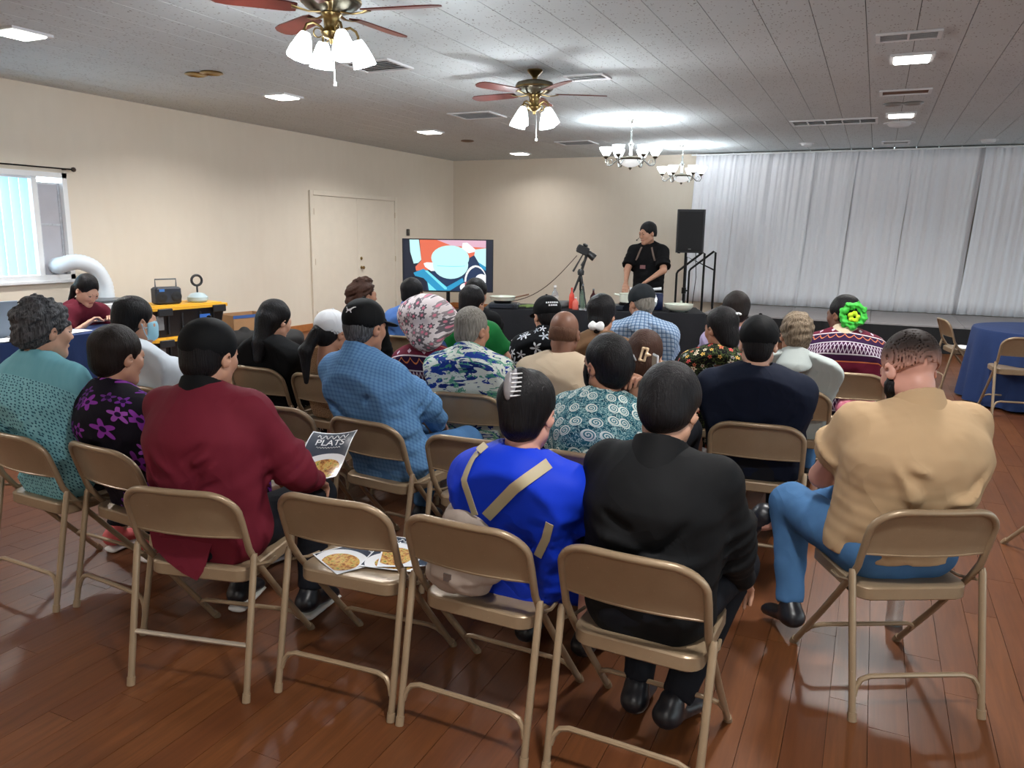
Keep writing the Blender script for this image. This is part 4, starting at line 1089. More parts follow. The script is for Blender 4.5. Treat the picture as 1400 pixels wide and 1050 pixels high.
flyer((-1.47, 2.24, .4475), (0, 0, math.radians(12)), 'glossy food flyer in the middle on the empty front chair', .002)
flyer((-1.40, 2.25, .4525), (0, 0, math.radians(-62)), 'glossy food flyer lying topmost at the right of the chair seat', .002)
flyer((-1.32, 3.09, .4425), (0, 0, math.radians(100)), 'food flyer on the empty chair beside the royal blue dress', .002)
# beige backpack wedged between seat and back
M_BP = mat('beige_nylon', (158, 144, 134), .55, var=.08, bump=.3, bs=30); M_BPS = mat('khaki_strap', (170, 158, 128), .55)
bp = thing('backpack', 'small beige nylon backpack worn by the woman in royal blue', 'backpack', (-1.10, 2.045, .44))
me = qmesh('pack_body', sdf([Pr((-.015, 0, .075), (0, 0, .11), (.125, .062), (.135, .060), k=.03), Pr((0, 0, .15), (.0, .012, .25), (.13, .052), (.095, .045), k=.05), Pr((.0, .02, .285), None, (.07, .04), k=.05), Pr((-.01, -.05, .09), (-.01, -.048, .12), (.09, .022), (.09, .022), k=.012)], .007, [((0, 0, .004), (0, 0, -1))], disp=lambda P: .006*nz(P*np.array([1.4, 1, .8]), 30, 5)+.003*nz(P*np.array([2, 1, .6]), 70, 6)), M_BP)
link('pack_body', me, bp)
MB().tube([(-.12, -.052, .205), (-.06, -.062, .190), (0, -.064, .186), (.06, -.062, .190), (.12, -.050, .205)], [(.010, .004)]*5, 8, flat=(0, 0, 1)).obj('flap_edge', mat('beige_dark', (132, 116, 104), .5), bp, True)
P = [[(-.03+w+.012*u_, -.070+.012*u_*u_, .20-.12*u_) for w in (-.009, 0, .009)] for u_ in [i/6 for i in range(7)]]
MB().grid(P, (0, -.005, 0)).obj('strap_tab', mat('beige_dark', (132, 116, 104), .5), bp, True)
MB().box((-.036, -.078, .085), (-.008, -.068, .11)).obj('buckle', M_STEEL, bp)
MB().tube([(-.035, .035, .29), (-.035, .03, .34), (-.01, .03, .365), (.015, .03, .34), (.015, .035, .29)], [(.012, .004)]*5, 8, flat=(0, 1, 0)).obj('carry_loop', M_BPS, bp, True)

wb_ = thing('water_bottle', 'clear plastic water bottle on the floor under the turned chair', 'bottle', (.215, 3.42, 0), .4)
MB().lathe([(.028, 0), (.033, .01), (.033, .05), (.031, .06), (.033, .07), (.033, .12), (.031, .13), (.028, .15), (.013, .18), (.013, .19)], 18).obj('bottle_body', clear('bottle_pet', (240, 246, 248), .05), wb_, True)
MB().lathe([(.015, .188), (.015, .203), (0, .204)], 14).obj('cap', M_WHITE, wb_, True)
soft('handbag', [Pr((-.07, 0, .06), (.07, 0, .06), (.06, .06), (.06, .06)), Pr((-.06, 0, .11), (.06, 0, .11), (.05, .04), (.05, .04))], .01, mat('pink_shiny', (226, 130, 150), .3, var=.2, vs=30), 'shiny pink bag on the chair beneath the embroidered jacket', 'bag', (-.02, 5.47, .442), .2, .006, 45, 8)
# ------------------------------------------------------------------ people
def skin_mat(name, c):
    g_ = G(name); v = g_.obj(); c = lin(c)
    col = g_.mix(g_.noise(v, 18, 3), tuple(x*.88 for x in c), tuple(min(1, x*1.1) for x in c))
    col = g_.mix(g_.ma('MULTIPLY', g_.noise(v, 6, 2), .35), col, tuple(min(1, x) for x in (c[0]*1.12, c[1]*.86, c[2]*.82)))
    g_.bump(g_.noise(v, 180, 2), .08, .002)
    return g_.fin(col, .48, 0, .4)
SK = {k: skin_mat('skin_'+k, c) for k, c in dict(light=(200, 160, 138), mid=(182, 140, 116), tan=(166, 122, 98), brown=(122, 86, 68), pink=(204, 156, 140)).items()}
def hair_mat(name, c, c2=None, rough=.38):
    g_ = G(name); v = g_.obj(); c = lin(c); c2 = lin(c2) if c2 else tuple(x*1.6+.002 for x in c)
    n = g_.noise(g_.mapv(v, (150, 150, 14)), 1.0, 4, .6, .6)
    col = g_.mix(g_.ramp(n, [(.35, (0, 0, 0)), (.7, (1, 1, 1))]), c, c2)
    g_.bump(n, .9, .005)
    return g_.fin(col, rough+.08, 0, .16)
HA = dict(black=hair_mat('hair_black', (17, 16, 18)), dark=hair_mat('hair_dark_brown', (26, 20, 18)), brown=hair_mat('hair_brown', (56, 36, 28)), salt=hair_mat('hair_salt_pepper', (34, 34, 38), (104, 106, 110), .5),
          grey=hair_mat('hair_grey', (92, 88, 82), (150, 146, 138), .5), sandy=hair_mat('hair_sandy_grey', (74, 62, 50), (148, 132, 112), .5), buzz=hair_mat('hair_buzz', (48, 38, 34), (88, 72, 64), .6), fuzz=hair_mat('hair_fuzz', (96, 68, 54), (108, 78, 62), .5))
M_EYE = [mat('eye_white', (112, 98, 90), .4, var=.02), mat('iris_dark', (34, 22, 18), .1, var=0)]
M_LIP = mat('lips', (150, 82, 76), .4)
eye_mb = MB(); eye_mb.lathe([(0, -.0115), (.006, -.0098), (.0100, -.0055), (.0115, 0), (.0100, .0055), (.0058, .0099)], 14, M=Matrix.Rotation(-math.pi/2, 4, 'X'))
eye_mb.cur = 1; eye_mb.lathe([(.0058, .0101), (.003, .0116), (0, .0118)], 14, M=Matrix.Rotation(-math.pi/2, 4, 'X'))
EYE_ME = eye_mb.mesh('eye', M_EYE, True)
I3 = np.eye(3)
def ell_(c, r, k=.02, op='u', R=I3): 
    p = Pr(c, None, (1, 1), None, k=k, op=op); p.R = R; p.ra = tuple(r); p.rb = tuple(r); return p
def head_prims(face=1.0):
    P = [ell_((0, -.018, .034), (.075, .094, .086)), ell_((0, .026, -.026), (.061, .066, .088), .03)]
    for s in (-1, 1):
        P += [Pr((s*.043, .002, -.058), (s*.012, .062, -.098), .026, .020, k=.03), Pr((s*.036, .064, -.022), None, .022, k=.03)]
    P += [Pr((0, .070, -.100), None, .019, k=.02), Pr((-.034, .082, .022), (.034, .082, .022), .011, k=.02)]
    P += [Pr((s*.031, .103, .003), None, .014, k=.012, op='s') for s in (-1, 1)]
    for s in (-1, 1): P += [ell_((s*.031, .0865, .0105), (.016, .0105, .0065), .004), ell_((s*.031, .0865, -.0065), (.015, .0095, .0045), .004)]
    P += [Pr((0, .088, .010), (0, .109, -.028), .007, .011, k=.012), Pr((-.012, .098, -.034), (.012, .098, -.034), .0075, k=.008), Pr((-.016, .087, -.064), (.016, .087, -.064), .008, k=.008)]
    for s in (-1, 1):
        Re = rot(-s*22, 8, 0)
        P += [ell_((s*.079, -.010, -.008), (.009, .020, .031), .008, R=Re), Pr((s*.086, -.004, -.002), None, .008, k=.008, op='s')]
    return P
FACE_SUB = [ell_((0, .120, -.030), (.071, .084, .114), .012, 's')]+[ell_((s*.074, .082, -.025), (.032, .046, .072), .010, 's') for s in (-1, 1)]
EAR_SUB = [ell_((s*.092, .010, -.020), (.030, .027, .040), .012, 's') for s in (-1, 1)]
def hair_base(vol=.010, nape=-.075, ears=True, low=.0):
    P = [ell_((0, -.022, .040), (.076+vol, .094+vol, .087+vol)), ell_((0, -.055, -.025), (.058+vol*.7, .052+vol, .066+low), .03)]
    return P+FACE_SUB+(EAR_SUB if ears else []), [((0, 0, nape), (0, .25, -.97))]
def long_hair(length, w=.07, vol=.014, side=0.0):
    P, pl = hair_base(vol, -.2, False, .02)
    Q = [Pr((side*.4, -.085, .0), (side, -.095, -length*.6), (w+.012, .045), (w, .034), k=.04), Pr((side, -.095, -length*.6), (side*1.1, -.088, -length), (w, .034), (w*.6, .022), k=.03)]
    return P[:2]+Q+P[2:], [((0, 0, -length-.1), (0, 0, -1))]
def hand_prims(W, d, nrm, side, curl=.6, s=1.0):
    """side: unit vector from little finger to thumb"""
    W, d, nrm, side = V3(W), V3(d), V3(nrm), V3(side)
    P = [Pr(W-d*.02, W+d*.035, (.030*s, .022*s), (.036*s, .016*s), X=side, k=.015), Pr(W+d*.035, W+d*.085*s, (.036*s, .016*s), (.038*s, .013*s), X=side, k=.015)]
    for i, (o, L) in enumerate(((.030, .070), (.010, .080), (-.010, .074), (-.029, .058))):
        b = W+d*(.086*s)+side*o*s; a1 = curl*.8; d1 = d*math.cos(a1)+nrm*math.sin(a1); a2 = curl*2.0; d2 = d*math.cos(a2)+nrm*math.sin(a2)
        m1 = b+d1*L*.5*s; m2 = m1+d2*L*.55*s
        P += [Pr(b, m1, .0092*s, .0085*s, k=.006), Pr(m1, m2, .0085*s, .0068*s, k=.004)]
    b = W+d*.03+side*.032*s; d1 = (d*.72+side*.62+nrm*.25); d1 /= np.linalg.norm(d1); d2 = (d*.85+side*.1+nrm*.5*curl+nrm*.1); d2 /= np.linalg.norm(d2)
    P += [Pr(b, b+d1*.04*s, .0125*s, .0105*s, k=.012), Pr(b+d1*.04*s, b+d1*.04*s+d2*.034*s, .0100*s, .008*s, k=.005)]
    return P
def norm(v): v = V3(v); return v/np.linalg.norm(v)
PEOPLE = {}
def scl(q, k):
    z = Pr(q.a*k, q.b*k, tuple(r*k for r in q.ra), tuple(r*k for r in q.rb), q.X, q.k*k, q.op, None if q.cut is None else (q.cut[0]*k, q.cut[1]), q.R); return z
def person(key, label, base, head, hyaw=0, hpitch=0, hroll=0, stand=False, skin='mid', hair=None, hairm='black', hs=1.0, sw=1.0, bulk=1.0, belly=0.0,
           top=None, topn='shirt', sleeve='short', infl=.014, wr=.007, collar=None, hem=.445, neck=.0, bot=None, botn='trousers', skirt=False, shoe=None, sole=None,
           hands=(None, None), poles=(None, None), curl=(.7, .7), hipy=-.025, hipx=0.0, feet=.36, kx=.12, legs=None, tail=False, mask=None, lvl=None, hunch=.03, hairamp=.004, cuff=None, hairdisp=None, arm_l=1.0, backoff=0.0, square=0.0, ch=.066, cb=-.03):
    bx_, by_, byaw = base; t = thing('person', label, 'person', (bx_, by_, 0), math.radians(byaw))
    if stand: t.location.z = 0
    Rw = rot(byaw); loc = lambda p: Rw.T @ (V3(p)-V3(bx_, by_, 0))
    Hc = loc(head); Rh = rot(hyaw-byaw, hpitch, hroll); dist = math.hypot(head[0], head[1])
    lv = lvl if lvl is not None else (0 if dist < 3.9 else 1 if dist < 5.0 else 2)
    hh, hb, hc = ((.0058, .013, .0105), (.0072, .015, .0125), (.0085, .017, .0145))[lv]
    Rn = rot((hyaw-byaw)*.35, hpitch*.45, hroll*.5)
    N = Hc+Rn @ V3(0, -.045, -.140)*hs
    hip = V3(hipx, hipy, .935 if stand else .525)
    wst = hip+(N-hip)*.36+V3(0, -hunch*.7, 0); chs = hip+(N-hip)*.70+V3(0, -hunch, 0); upr = hip+(N-hip)*.88+V3(0, -hunch*.5, 0)
    b = bulk
    tor = [Pr(hip, wst, (.160*b, .118*b), (.142*b, .106*b), k=.05), Pr(wst, chs, (.145*b, .108*b), (.162*b*(.5+.5*sw), .116*b), k=.05), Pr(chs, upr, (.162*b*(.5+.5*sw), .114*b), (.12*sw, .082), k=.05)]
    if belly: tor.append(Pr(hip+V3(0, .06, .08), wst+V3(0, .06, .03), (.13*b, .11+belly), (.12*b, .10+belly), k=.08))
    tx = norm(V3(1, 0, 0)); SCn = N+V3(0, .012, -.062)
    SH = {}
    for s in (-1, 1):
        SH[s] = SCn+V3(s*.162*sw, .012, -.012+square)
        tor += [Pr(SCn+V3(s*.03, -.01, .0), SH[s]+V3(0, 0, -.005), .062, .056*(.6+.4*b), k=.05), Pr(N+V3(s*.02, -.005, .0), SCn+V3(s*.12*sw, -.01, .008), .038, .038, k=.05)]
    neckp = Pr(Hc+Rh @ V3(0, -.028, -.06)*hs, N+V3(0, .004, -.03), .050*(.7+.3*b), .056*(.7+.3*b), k=.03)
    l1, l2 = .285*arm_l, .25*arm_l; arms = {}
    rest = {}
    for i, s in enumerate((-1, 1)):
        T = hands[i]
        if T is None: T = V3(s*.055+hipx, hip[1]+.30, .635) if not stand else V3(s*.27, .05, .8)
        elif len(T) == 4: T = loc(T[:3])
        else: T = V3(T)
        pole = V3(poles[i]) if poles[i] is not None else V3(s*.75, -.55, -.6)
        E_, W_ = ik(SH[s], T, l1, l2, pole)
        ar = .043+.009*b
        arms[s] = (Pr(SH[s], E_, ar+.004, ar-.006, k=.03), Pr(E_, W_, ar-.007, .027, k=.02), E_, W_)
        d = norm(W_-E_); nr = norm(V3(0, .25, -1)-d*(V3(0, .25, -1) @ d)); sd = np.cross(nr, d); sd = sd*(1 if sd @ V3(-s, .3, .2) > 0 else -1)
        rest[s] = hand_prims(W_, d, nr, sd, curl[i], .95*hs)
    legp = []; footp = []; legd = {}
    for s in (-1, 1):
        if stand:
            J = (hip+V3(s*.09, 0, -.04), V3(s*.10, .02, .50), V3(s*.11, -.02, .09), V3(s*.13, .14, .035))
        else:
            J = (hip+V3(s*.082, .03, -.015), V3(s*kx+hipx, hip[1]+.475, .505), V3(s*kx+hipx, feet, .095), V3(s*(kx+.02)+hipx, feet+.16, .034))
        if legs and legs.get(s): J = tuple(V3(q) for q in legs[s])
        legd[s] = J; fb = (.75+.25*b)
        legp += [Pr(J[0], J[1], .088*fb, .062*fb, k=.04), Pr(J[1], J[2], .060*fb, .040, k=.025)]
        fd = norm(J[3]-J[2]); heel = J[2]+norm(V3(0, 0, -1))*0+V3(0, 0, 0)
        hl = J[2]-fd*.03+norm(np.cross(np.cross(fd, J[2]-J[1]), fd))*.03 if np.linalg.norm(np.cross(fd, J[2]-J[1])) > 1e-4 else J[2]
        footp.append((hl, J[3], J[2]))
    feetpr = [Pr(a_, c_, (.030, .030), (.034, .024), k=.02) for a_, c_, an in footp]
    bpl = [] if stand else [((0, -.148+backoff, .5), (0, -1, -.318))]
    # body: one continuous skin mesh (fine head and hands merged)
    hp = [p.tr(Rh, Hc) for p in [q if hs == 1 else q for q in head_prims()]]
    if hs != 1:
        hp = []
        for q in head_prims():
            z = Pr(q.a*hs, q.b*hs, tuple(r*hs for r in q.ra), tuple(r*hs for r in q.rb), q.X, q.k*hs, q.op, None, q.R); hp.append(z.tr(Rh, Hc))
    nb = neckp
    bodyp = tor+[a_.inf(-.005) for s in (-1, 1) for a_ in arms[s][:2]]+legp+feetpr+[nb]
    parts = [sdf([p.inf(-.014) if p in tor else p for p in bodyp], hb, [((0, a_[1]+.022, .5), n_) for a_, n_ in bpl]), sdf([nb]+hp, hh)]
    for s in (-1, 1): parts.append(sdf(rest[s], .0052 if lv < 2 else .0062))
    link('body', qmesh('body', merge(parts), SK[skin]), t)
    for s in (-1, 1):
        e = link('eye', EYE_ME, t); p = Hc+Rh @ V3(s*.031, .0840, .002)*hs
        e.matrix_local = Matrix.Translation(Vector(p)) @ Matrix([list(r) for r in Rh]).to_4x4()
    if dist < 2.6 or stand or key in ('helper', 'curly'):
        br = [scl(Pr((s*.016, .0925, .022), (s*.042, .0835, .021), (.0032 if not stand else .0046), .0024 if not stand else .0034, k=.003), hs) for s in (-1, 1)]
        link('eyebrows', qmesh('eyebrows', sdf([p.tr(Rh, Hc) for p in br], .0022), HA['black']), t)
        lp = [scl(Pr((-.018, .0915, -.064), (.018, .0915, -.064), (.0050), .0050, k=.004), hs)]
        link('lips', qmesh('lips', sdf([p.tr(Rh, Hc) for p in lp], .003), M_LIP), t)
    # hair
    if hair:
        hpz, hpl = hair
        amp = hairamp
        dz = hairdisp or (lambda P: amp*.25*nz(P*np.array([1, 1, .25]), 110, 3)+amp*.6*nz(P, 38, 9))
        me = qmesh('hair', sdf([scl(p, hs).tr(Rh, Hc) for p in hpz], hh, [(Rh @ V3(o)*hs+Hc, Rh @ V3(n)) for o, n in hpl], dz), HA[hairm])
        link('hair', me, t)
    # top
    def pat(v):
        yy = v[:, 1]-(hip[1]+(v[:, 2]-hip[2])/(N[2]-hip[2])*(N[1]-hip[1])); xx = v[:, 0]-hipx
        return np.stack([xx*(1.5+4*yy), v[:, 2]+.8*yy, yy*0], -1)
    sd_ = sum(map(ord, key))
    rc_ = random.Random(sd_); creases = []
    for s in (-1, 1):      # pulls running from the armpit and shoulder blade
        for i in range(4):
            x_, z_ = SH[s][0]-s*rc_.uniform(0, .06), SH[s][2]-rc_.uniform(.06, .20); dx_, dz_ = -s*rc_.uniform(.05, .14), -rc_.uniform(.03, .20)
            creases.append((x_, z_, x_+dx_, z_+dz_, rc_.uniform(.008, .014), rc_.choice((-1.0, 1.0, .8))))
    for i in range(8):         # sagging folds across the lower back
        z_ = hip[2]-.02+rc_.uniform(.0, .26); x_ = rc_.uniform(-.12, .12)*b+hipx; l_ = rc_.uniform(.04, .10); q_ = rc_.uniform(-.035, .035)
        creases.append((x_-l_, z_-q_, x_+l_, z_+q_, rc_.uniform(.008, .013), rc_.choice((-1.0, 1.0, .8))))
    rings = [(s, rc_.uniform(.30, 1.05), rc_.uniform(-1, 1), rc_.choice((.5, .9))) for s in (-1, 1) for i in range(5)]
    def fold(P):
        a = nz(P*np.array([1.0, 1.0, .8]), 17, sd_); b_ = nz(P*np.array([.7, .8, 1.7]), 34, sd_+1); c_ = nz(P, 70, sd_+2)
        lowz = np.clip((N[2]-.12-P[:, 2])/.25, 0, 1)
        d = wr*(.7*a+(.25+.6*lowz)*b_+.15*c_)
        sy = hip[1]+(P[:, 2]-hip[2])/(N[2]-hip[2])*(N[1]-hip[1]); back = np.clip((sy-P[:, 1])/.04, 0, 1)
        for ax_, az_, bx2, bz_, w_, g_ in creases:
            ux, uz = bx2-ax_, bz_-az_; L2 = ux*ux+uz*uz
            t_ = np.clip(((P[:, 0]-ax_)*ux+(P[:, 2]-az_)*uz)/L2, 0, 1); r2 = (P[:, 0]-ax_-t_*ux)**2+(P[:, 2]-az_-t_*uz)**2
            d = d-2.2*g_*wr*back*np.exp(-r2/(2*w_*w_))*np.sin(np.clip(t_, .03, .97)*math.pi)
        for s, u0, sl, g_ in rings:
            E_ = arms[s][2]; ax2 = E_-SH[s]; q_ = P-SH[s]; t_ = q_ @ ax2/(ax2 @ ax2); rad = np.linalg.norm(q_-t_[:, None]*ax2, axis=1)
            t2 = t_+sl*(q_[:, 1])*.9
            d = d-1.5*g_*wr*np.exp(-((t2-u0)/.05)**2)*(rad < .11)*(q_[:, 0]*s > -.03)
        return d
    if top:
        tp_ = [p.inf(infl, .05) for p in tor]+[Pr(hip+V3(0, -.005, .0), chs+V3(0, .006, 0), (.160*b, .112*b), (.165*b*(.5+.5*sw), .112*b), k=.06).inf(infl)]
        for s in (-1, 1):
            U, Fo, E_, W_ = arms[s]
            if sleeve == 'long':
                ui = U.inf(infl); fi = Fo.inf(infl); fi.cut = (W_-norm(W_-E_)*.012, norm(W_-E_)); tp_ += [ui, fi]
            elif sleeve in ('short', 'elbow', 'mid'):
                f_ = {'short': .62, 'mid': .78, 'elbow': .95}[sleeve]; e2 = SH[s]+(E_-SH[s])*f_
                u2 = Pr(SH[s], e2, U.ra[0]+infl+.004, U.ra[0]+infl+.006, k=.03, cut=(e2, norm(E_-SH[s]))); tp_.append(u2)
            else:
                e2 = SH[s]+(E_-SH[s])*.18; tp_.append(Pr(SH[s], e2, U.ra[0]+infl, U.ra[0]+infl, k=.03, cut=(e2, norm(E_-SH[s]))))
        tp_.append(Pr(neckp.a, N+V3(0, .004, -.02)+V3(0, 0, -neck), neckp.ra[0]+.008, neckp.rb[0]+(.003 if collar else .012)+neck*.25, k=.008, op='s'))
        if tail: tp_ += [Pr((-.06, -.19, .56), (-.05, -.215, .43), (.12, .016), (.10, .012), k=.03)]
        pls = [((0, 0, hem), (0, 0, -1))]+bpl
        TOP = sdf(tp_, hc, pls, fold)
        shirt = link(topn, qmesh(topn, TOP, top, pat), t)
        PEOPLE[key] = dict(t=t, hs=hs, top=TOP, tor=tor, infl=infl, arms=arms, N=N, Hc=Hc, Rh=Rh, SH=SH, hip=hip)
    if collar:
        up_ = norm(neckp.a-N)
        cp = [Pr(N+V3(0, -.014, -.030), N+up_*.10, neckp.rb[0]+.042+.01*(b-1), neckp.ra[0]+.015, k=.01), Pr(N+V3(0, -.005, -.07), N+up_*.14, neckp.rb[0]+.024, neckp.ra[0]+.010, k=.004, op='s')]
        o_ = N+up_*ch+V3(0, -.02, 0)
        me = qmesh('collar', sdf(cp, .006, [(o_, norm(up_+V3(0, .35, 0))), (N+V3(0, -.06, cb), norm(V3(0, .40, -1)))]), collar, pat); link('collar', me, t)
    if bot:
        lg = [Pr(hip+V3(0, 0, -.02), hip+V3(0, -.01, .09), (.160*b, .118*b), (.150*b, .11*b), k=.04).inf(-.004)]
        if skirt:
            kn = (legd[-1][1]+legd[1][1])/2
            lg += [Pr(hip+V3(0, .03, -.01), kn, (.19*b, .10), (.20, .085), k=.05), Pr(kn+V3(0, .0, -.02), kn+V3(0, .0, -.26), (.19, .085), (.20, .09), k=.05)]
        else:
            for s in (-1, 1):
                J = legd[s]; fb = (.75+.25*b); e2 = J[2]+norm(J[1]-J[2])*.03
                q = Pr(J[1], e2, .060*fb+.016, .052, k=.03); q.cut = (e2, norm(e2-J[1]))
                lg += [Pr(J[0], J[1], .088*fb+.012, .062*fb+.014, k=.04), q]
        pn = bpl
        me = qmesh(botn, sdf(lg, hc+.001, pn, lambda P: .005*nz(P, 30, sd_+2)), bot, pat); link(botn, me, t)
    if shoe:
        for (a_, c_, an), s in zip(footp, (-1, 1)):
            fd = norm(c_-a_); pr = [Pr(a_, c_, (.040, .034), (.042, .027), k=.02), Pr(a_+fd*.02, an+V3(0, 0, .02), .040, .042, k=.03)]
            pl = [] if (legs and legs.get(s)) else [((0, 0, .014), (0, 0, -1))]
            sh_ = link('shoe', qmesh('shoe', sdf(pr, .009, pl), shoe), t)
            if sole and not (legs and legs.get(s)):
                link('sole', qmesh('sole', sdf([Pr(V3(a_[0], a_[1], .014)-fd*.008, V3(c_[0], c_[1], .014)+fd*.008, (.044, .014), (.046, .013), k=.01)], .007, [((0, 0, .001), (0, 0, -1))]), sole), sh_)
    if mask:
        mp = [ell_((0, .030, -.030), (.071, .076, .092)), Pr((0, .08, -.03), (0, .088, -.075), .036, .034, k=.03), ell_((0, .02, -.035), (.064, .068, .088), .004, 's')]
        me = qmesh('face_mask', sdf([p.tr(Rh, Hc) for p in mp], .005, [(Rh @ V3(0, 0, -.012)+Hc, Rh @ V3(0, -.25, 1)), (Rh @ V3(0, 0, -.118)+Hc, Rh @ V3(0, .1, -1)), (Rh @ V3(0, .030, 0)+Hc, Rh @ V3(0, -1, .0))]), mask)
        mo = link('face_mask', me, t)
        st_ = MB()
        for s in (-1, 1):
            for z0_ in (-.028, -.088):
                st_.tube([Vector(Hc+Rh @ V3(p)) for p in ((s*.066, .035, z0_), (s*.078, .012, (z0_-.01)/2-.012), (s*.090, -.014, -.006))], .0022, 5)
        st_.obj('ear_loop', mask, mo, True)
    return t
def hobj(name, key, prims, m, par=None, h=.006, planes=(), disp=None, label=None):
    d = PEOPLE[key]; R, o = d['Rh'], d['Hc']
    me = qmesh(name, sdf([scl(p, d['hs']).tr(R, o) for p in prims], h, [(R @ V3(a)*d['hs']+o, R @ V3(n)) for a, n in planes], disp), m, lambda v: np.stack([((v-o) @ R)[:, 0]*1.1, ((v-o) @ R)[:, 2]-.35*((v-o) @ R)[:, 1], v[:, 0]*0], -1))
    ob = link(name, me, par or d['t'])
    if label: ob['label'] = label
    return ob
def cap_obj(key, m, back=False, low=.0, brim=True, h=.0065, wide=0.0, label=None):
    """baseball cap: crown, brim, button"""
    s = -1 if back else 1
    cr_ = [ell_((0, -.016, .046), (.090, .112, .094)), ell_((0, -.016, .035), (.079, .098, .085), .004, 's')]
    c = hobj('cap', key, cr_, m, None, h, [((0, 0, .014-low), (0, .22, -1)), ], None, label)
    d = PEOPLE[key]
    if brim:
        b_ = [ell_((0, s*.118, .020-(0 if not back else low)), (.072+wide, .085+wide, .010), .01, 'u', rot(0, 12*s, 0)), ell_((0, -.016, .035), (.083, .104, .09), .004, 's')]
        hobj('brim', key, b_, m, c, h)
    bt = MB().lathe([(0, -.006), (.008, -.003), (.008, .003), (0, .006)], 10); me = bt.mesh('cap_button', m, True)
    o_ = link('cap_button', me, c); o_.location = Vector(d['Hc']+d['Rh'] @ V3(0, -.016, .141))
    return c
# ------------------------------------------------------------------ cloth patterns
def cloth_bump(g_, weave=220, wst=.12, amt=.18):
    v = g_.obj(); n = g_.noise(g_.mapv(v, (1, 1, .6), (0, 0, 0), (0, .45, 0)), 6.0, 1.5, .5, .9)
    rg = g_.ma('SUBTRACT', 1.0, g_.ma('ABSOLUTE', g_.ma('SUBTRACT', g_.ma('MULTIPLY', n, 2.0), 1.0))); rg = g_.ma('POWER', rg, 2.5)
    g_.bump(g_.ma('ADD', rg, g_.ma('MULTIPLY', g_.noise(v, weave, 2), wst*.35)), amt, .02)
def fabric(name, c, rough=.8, var=.08, bs=220, bst=.15, vs=8, spec=.12):
    g_ = G(name); v = g_.obj(); c = lin(c)
    cloth_bump(g_, bs, bst)
    return g_.fin(g_.mix(g_.noise(v, vs, 3), tuple(x*(1-var) for x in c), tuple(min(1, x*(1+var)) for x in c)), rough, 0, spec)
def cellvec(g_, v, scale, rnd=.75):
    vo = g_.voro(v, scale, rnd, '2D')
    d = g_.n('ShaderNodeVectorMath', operation='SUBTRACT'); g_.put(d.inputs[0], v); g_.put(d.inputs[1], vo['Position'])
    s = g_.sep(d.outputs[0]); x, y = g_.ma('MULTIPLY', s[0], scale), g_.ma('MULTIPLY', s[1], scale)
    r = g_.ma('SQRT', g_.ma('ADD', g_.ma('MULTIPLY', x, x), g_.ma('MULTIPLY', y, y))); a = g_.ma('ARCTAN2', y, x)
    return vo, r, a, x, y
def flowers(name, base, cols, scale, R=.34, petals=5, depth=.35, centre=None, rnd=.8, rough=.8, stem=None, line=None):
    g_ = G(name); v = g_.pat(); vo, r, a, x, y = cellvec(g_, v, scale, rnd)
    rc = g_.sep(vo['Color'])
    rad = g_.ma('MULTIPLY', g_.ma('ADD', 1-depth, g_.ma('MULTIPLY', g_.ma('COSINE', g_.ma('ADD', g_.ma('MULTIPLY', a, petals), g_.ma('MULTIPLY', rc[2], 6.0))), depth)), g_.ma('MULTIPLY', R, g_.ma('ADD', .6, g_.ma('MULTIPLY', rc[1], .55))))
    m = g_.ma('LESS_THAN', r, rad)
    col = g_.ramp(rc[0], [(i/len(cols), lin(c)) for i, c in enumerate(cols)], True) if len(cols) > 1 else lin(cols[0])
    c = lin(base)
    if stem:
        n = g_.noise(v, scale*1.4, 3, .5, 1.5); c = g_.mix(g_.ma('LESS_THAN', g_.ma('ABSOLUTE', g_.ma('SUBTRACT', n, .5)), .03), c, lin(stem))
    if line: c = g_.mix(g_.ma('LESS_THAN', r, g_.ma('ADD', rad, .07)), c, lin(line))
    c = g_.mix(m, c, col)
    if centre: c = g_.mix(g_.ma('LESS_THAN', r, R*.26), c, lin(centre))
    cloth_bump(g_)
    return g_.fin(c, rough, 0, .12)
def plaid(name, base, line, period, w=.18, second=None, amt=.7):
    g_ = G(name); s = g_.sep(g_.pat()); c = lin(base)
    def st(ax, p, w_, off=0): return g_.ma('LESS_THAN', g_.ma('FRACT', g_.ma('ADD', g_.ma('DIVIDE', s[ax], p), 10.0+off)), w_)
    a, b = st(0, period, w), st(1, period, w)
    c = g_.mix(g_.ma('MULTIPLY', g_.ma('ADD', a, b), amt*.5), c, lin(line))
    if second:
        a2, b2 = st(0, period, w*.5, .5), st(1, period, w*.5, .5); c = g_.mix(g_.ma('MULTIPLY', g_.ma('MAXIMUM', a2, b2), .8), c, lin(second))
    cloth_bump(g_)
    return g_.fin(c, .8, 0, .12)
F = {}
def dots():
    g_ = G('teal_dotted'); v = g_.pat(); vo, r, a, x, y = cellvec(g_, v, 62, .55)
    c = g_.mix(g_.noise(g_.mapv(v, (30, 5, 1)), 1, 3), lin((112, 172, 184)), lin((146, 202, 210)))
    yoke = g_.ma('GREATER_THAN', g_.sep(v)[1], .90)
    c = g_.mix(g_.ma('MULTIPLY', g_.ma('LESS_THAN', r, .26), g_.ma('SUBTRACT', 1.0, yoke)), c, lin((52, 96, 116)))
    c = g_.mix(g_.ma('MULTIPLY', yoke, .5), c, lin((92, 156, 172)))
    return g_.fin(c, .8, 0, .12)
F['teal'] = dots()
F['purple'] = flowers('purple_flowers', (20, 16, 26), [(128, 52, 150), (106, 44, 138), (146, 74, 166), (92, 44, 120)], 9.5, .46, 5, .3, (34, 16, 50), .7)
F['maroon'] = fabric('maroon_wool', (102, 30, 44), .75)
F['blue'] = fabric('royal_blue', (22, 56, 196), .55, .06)
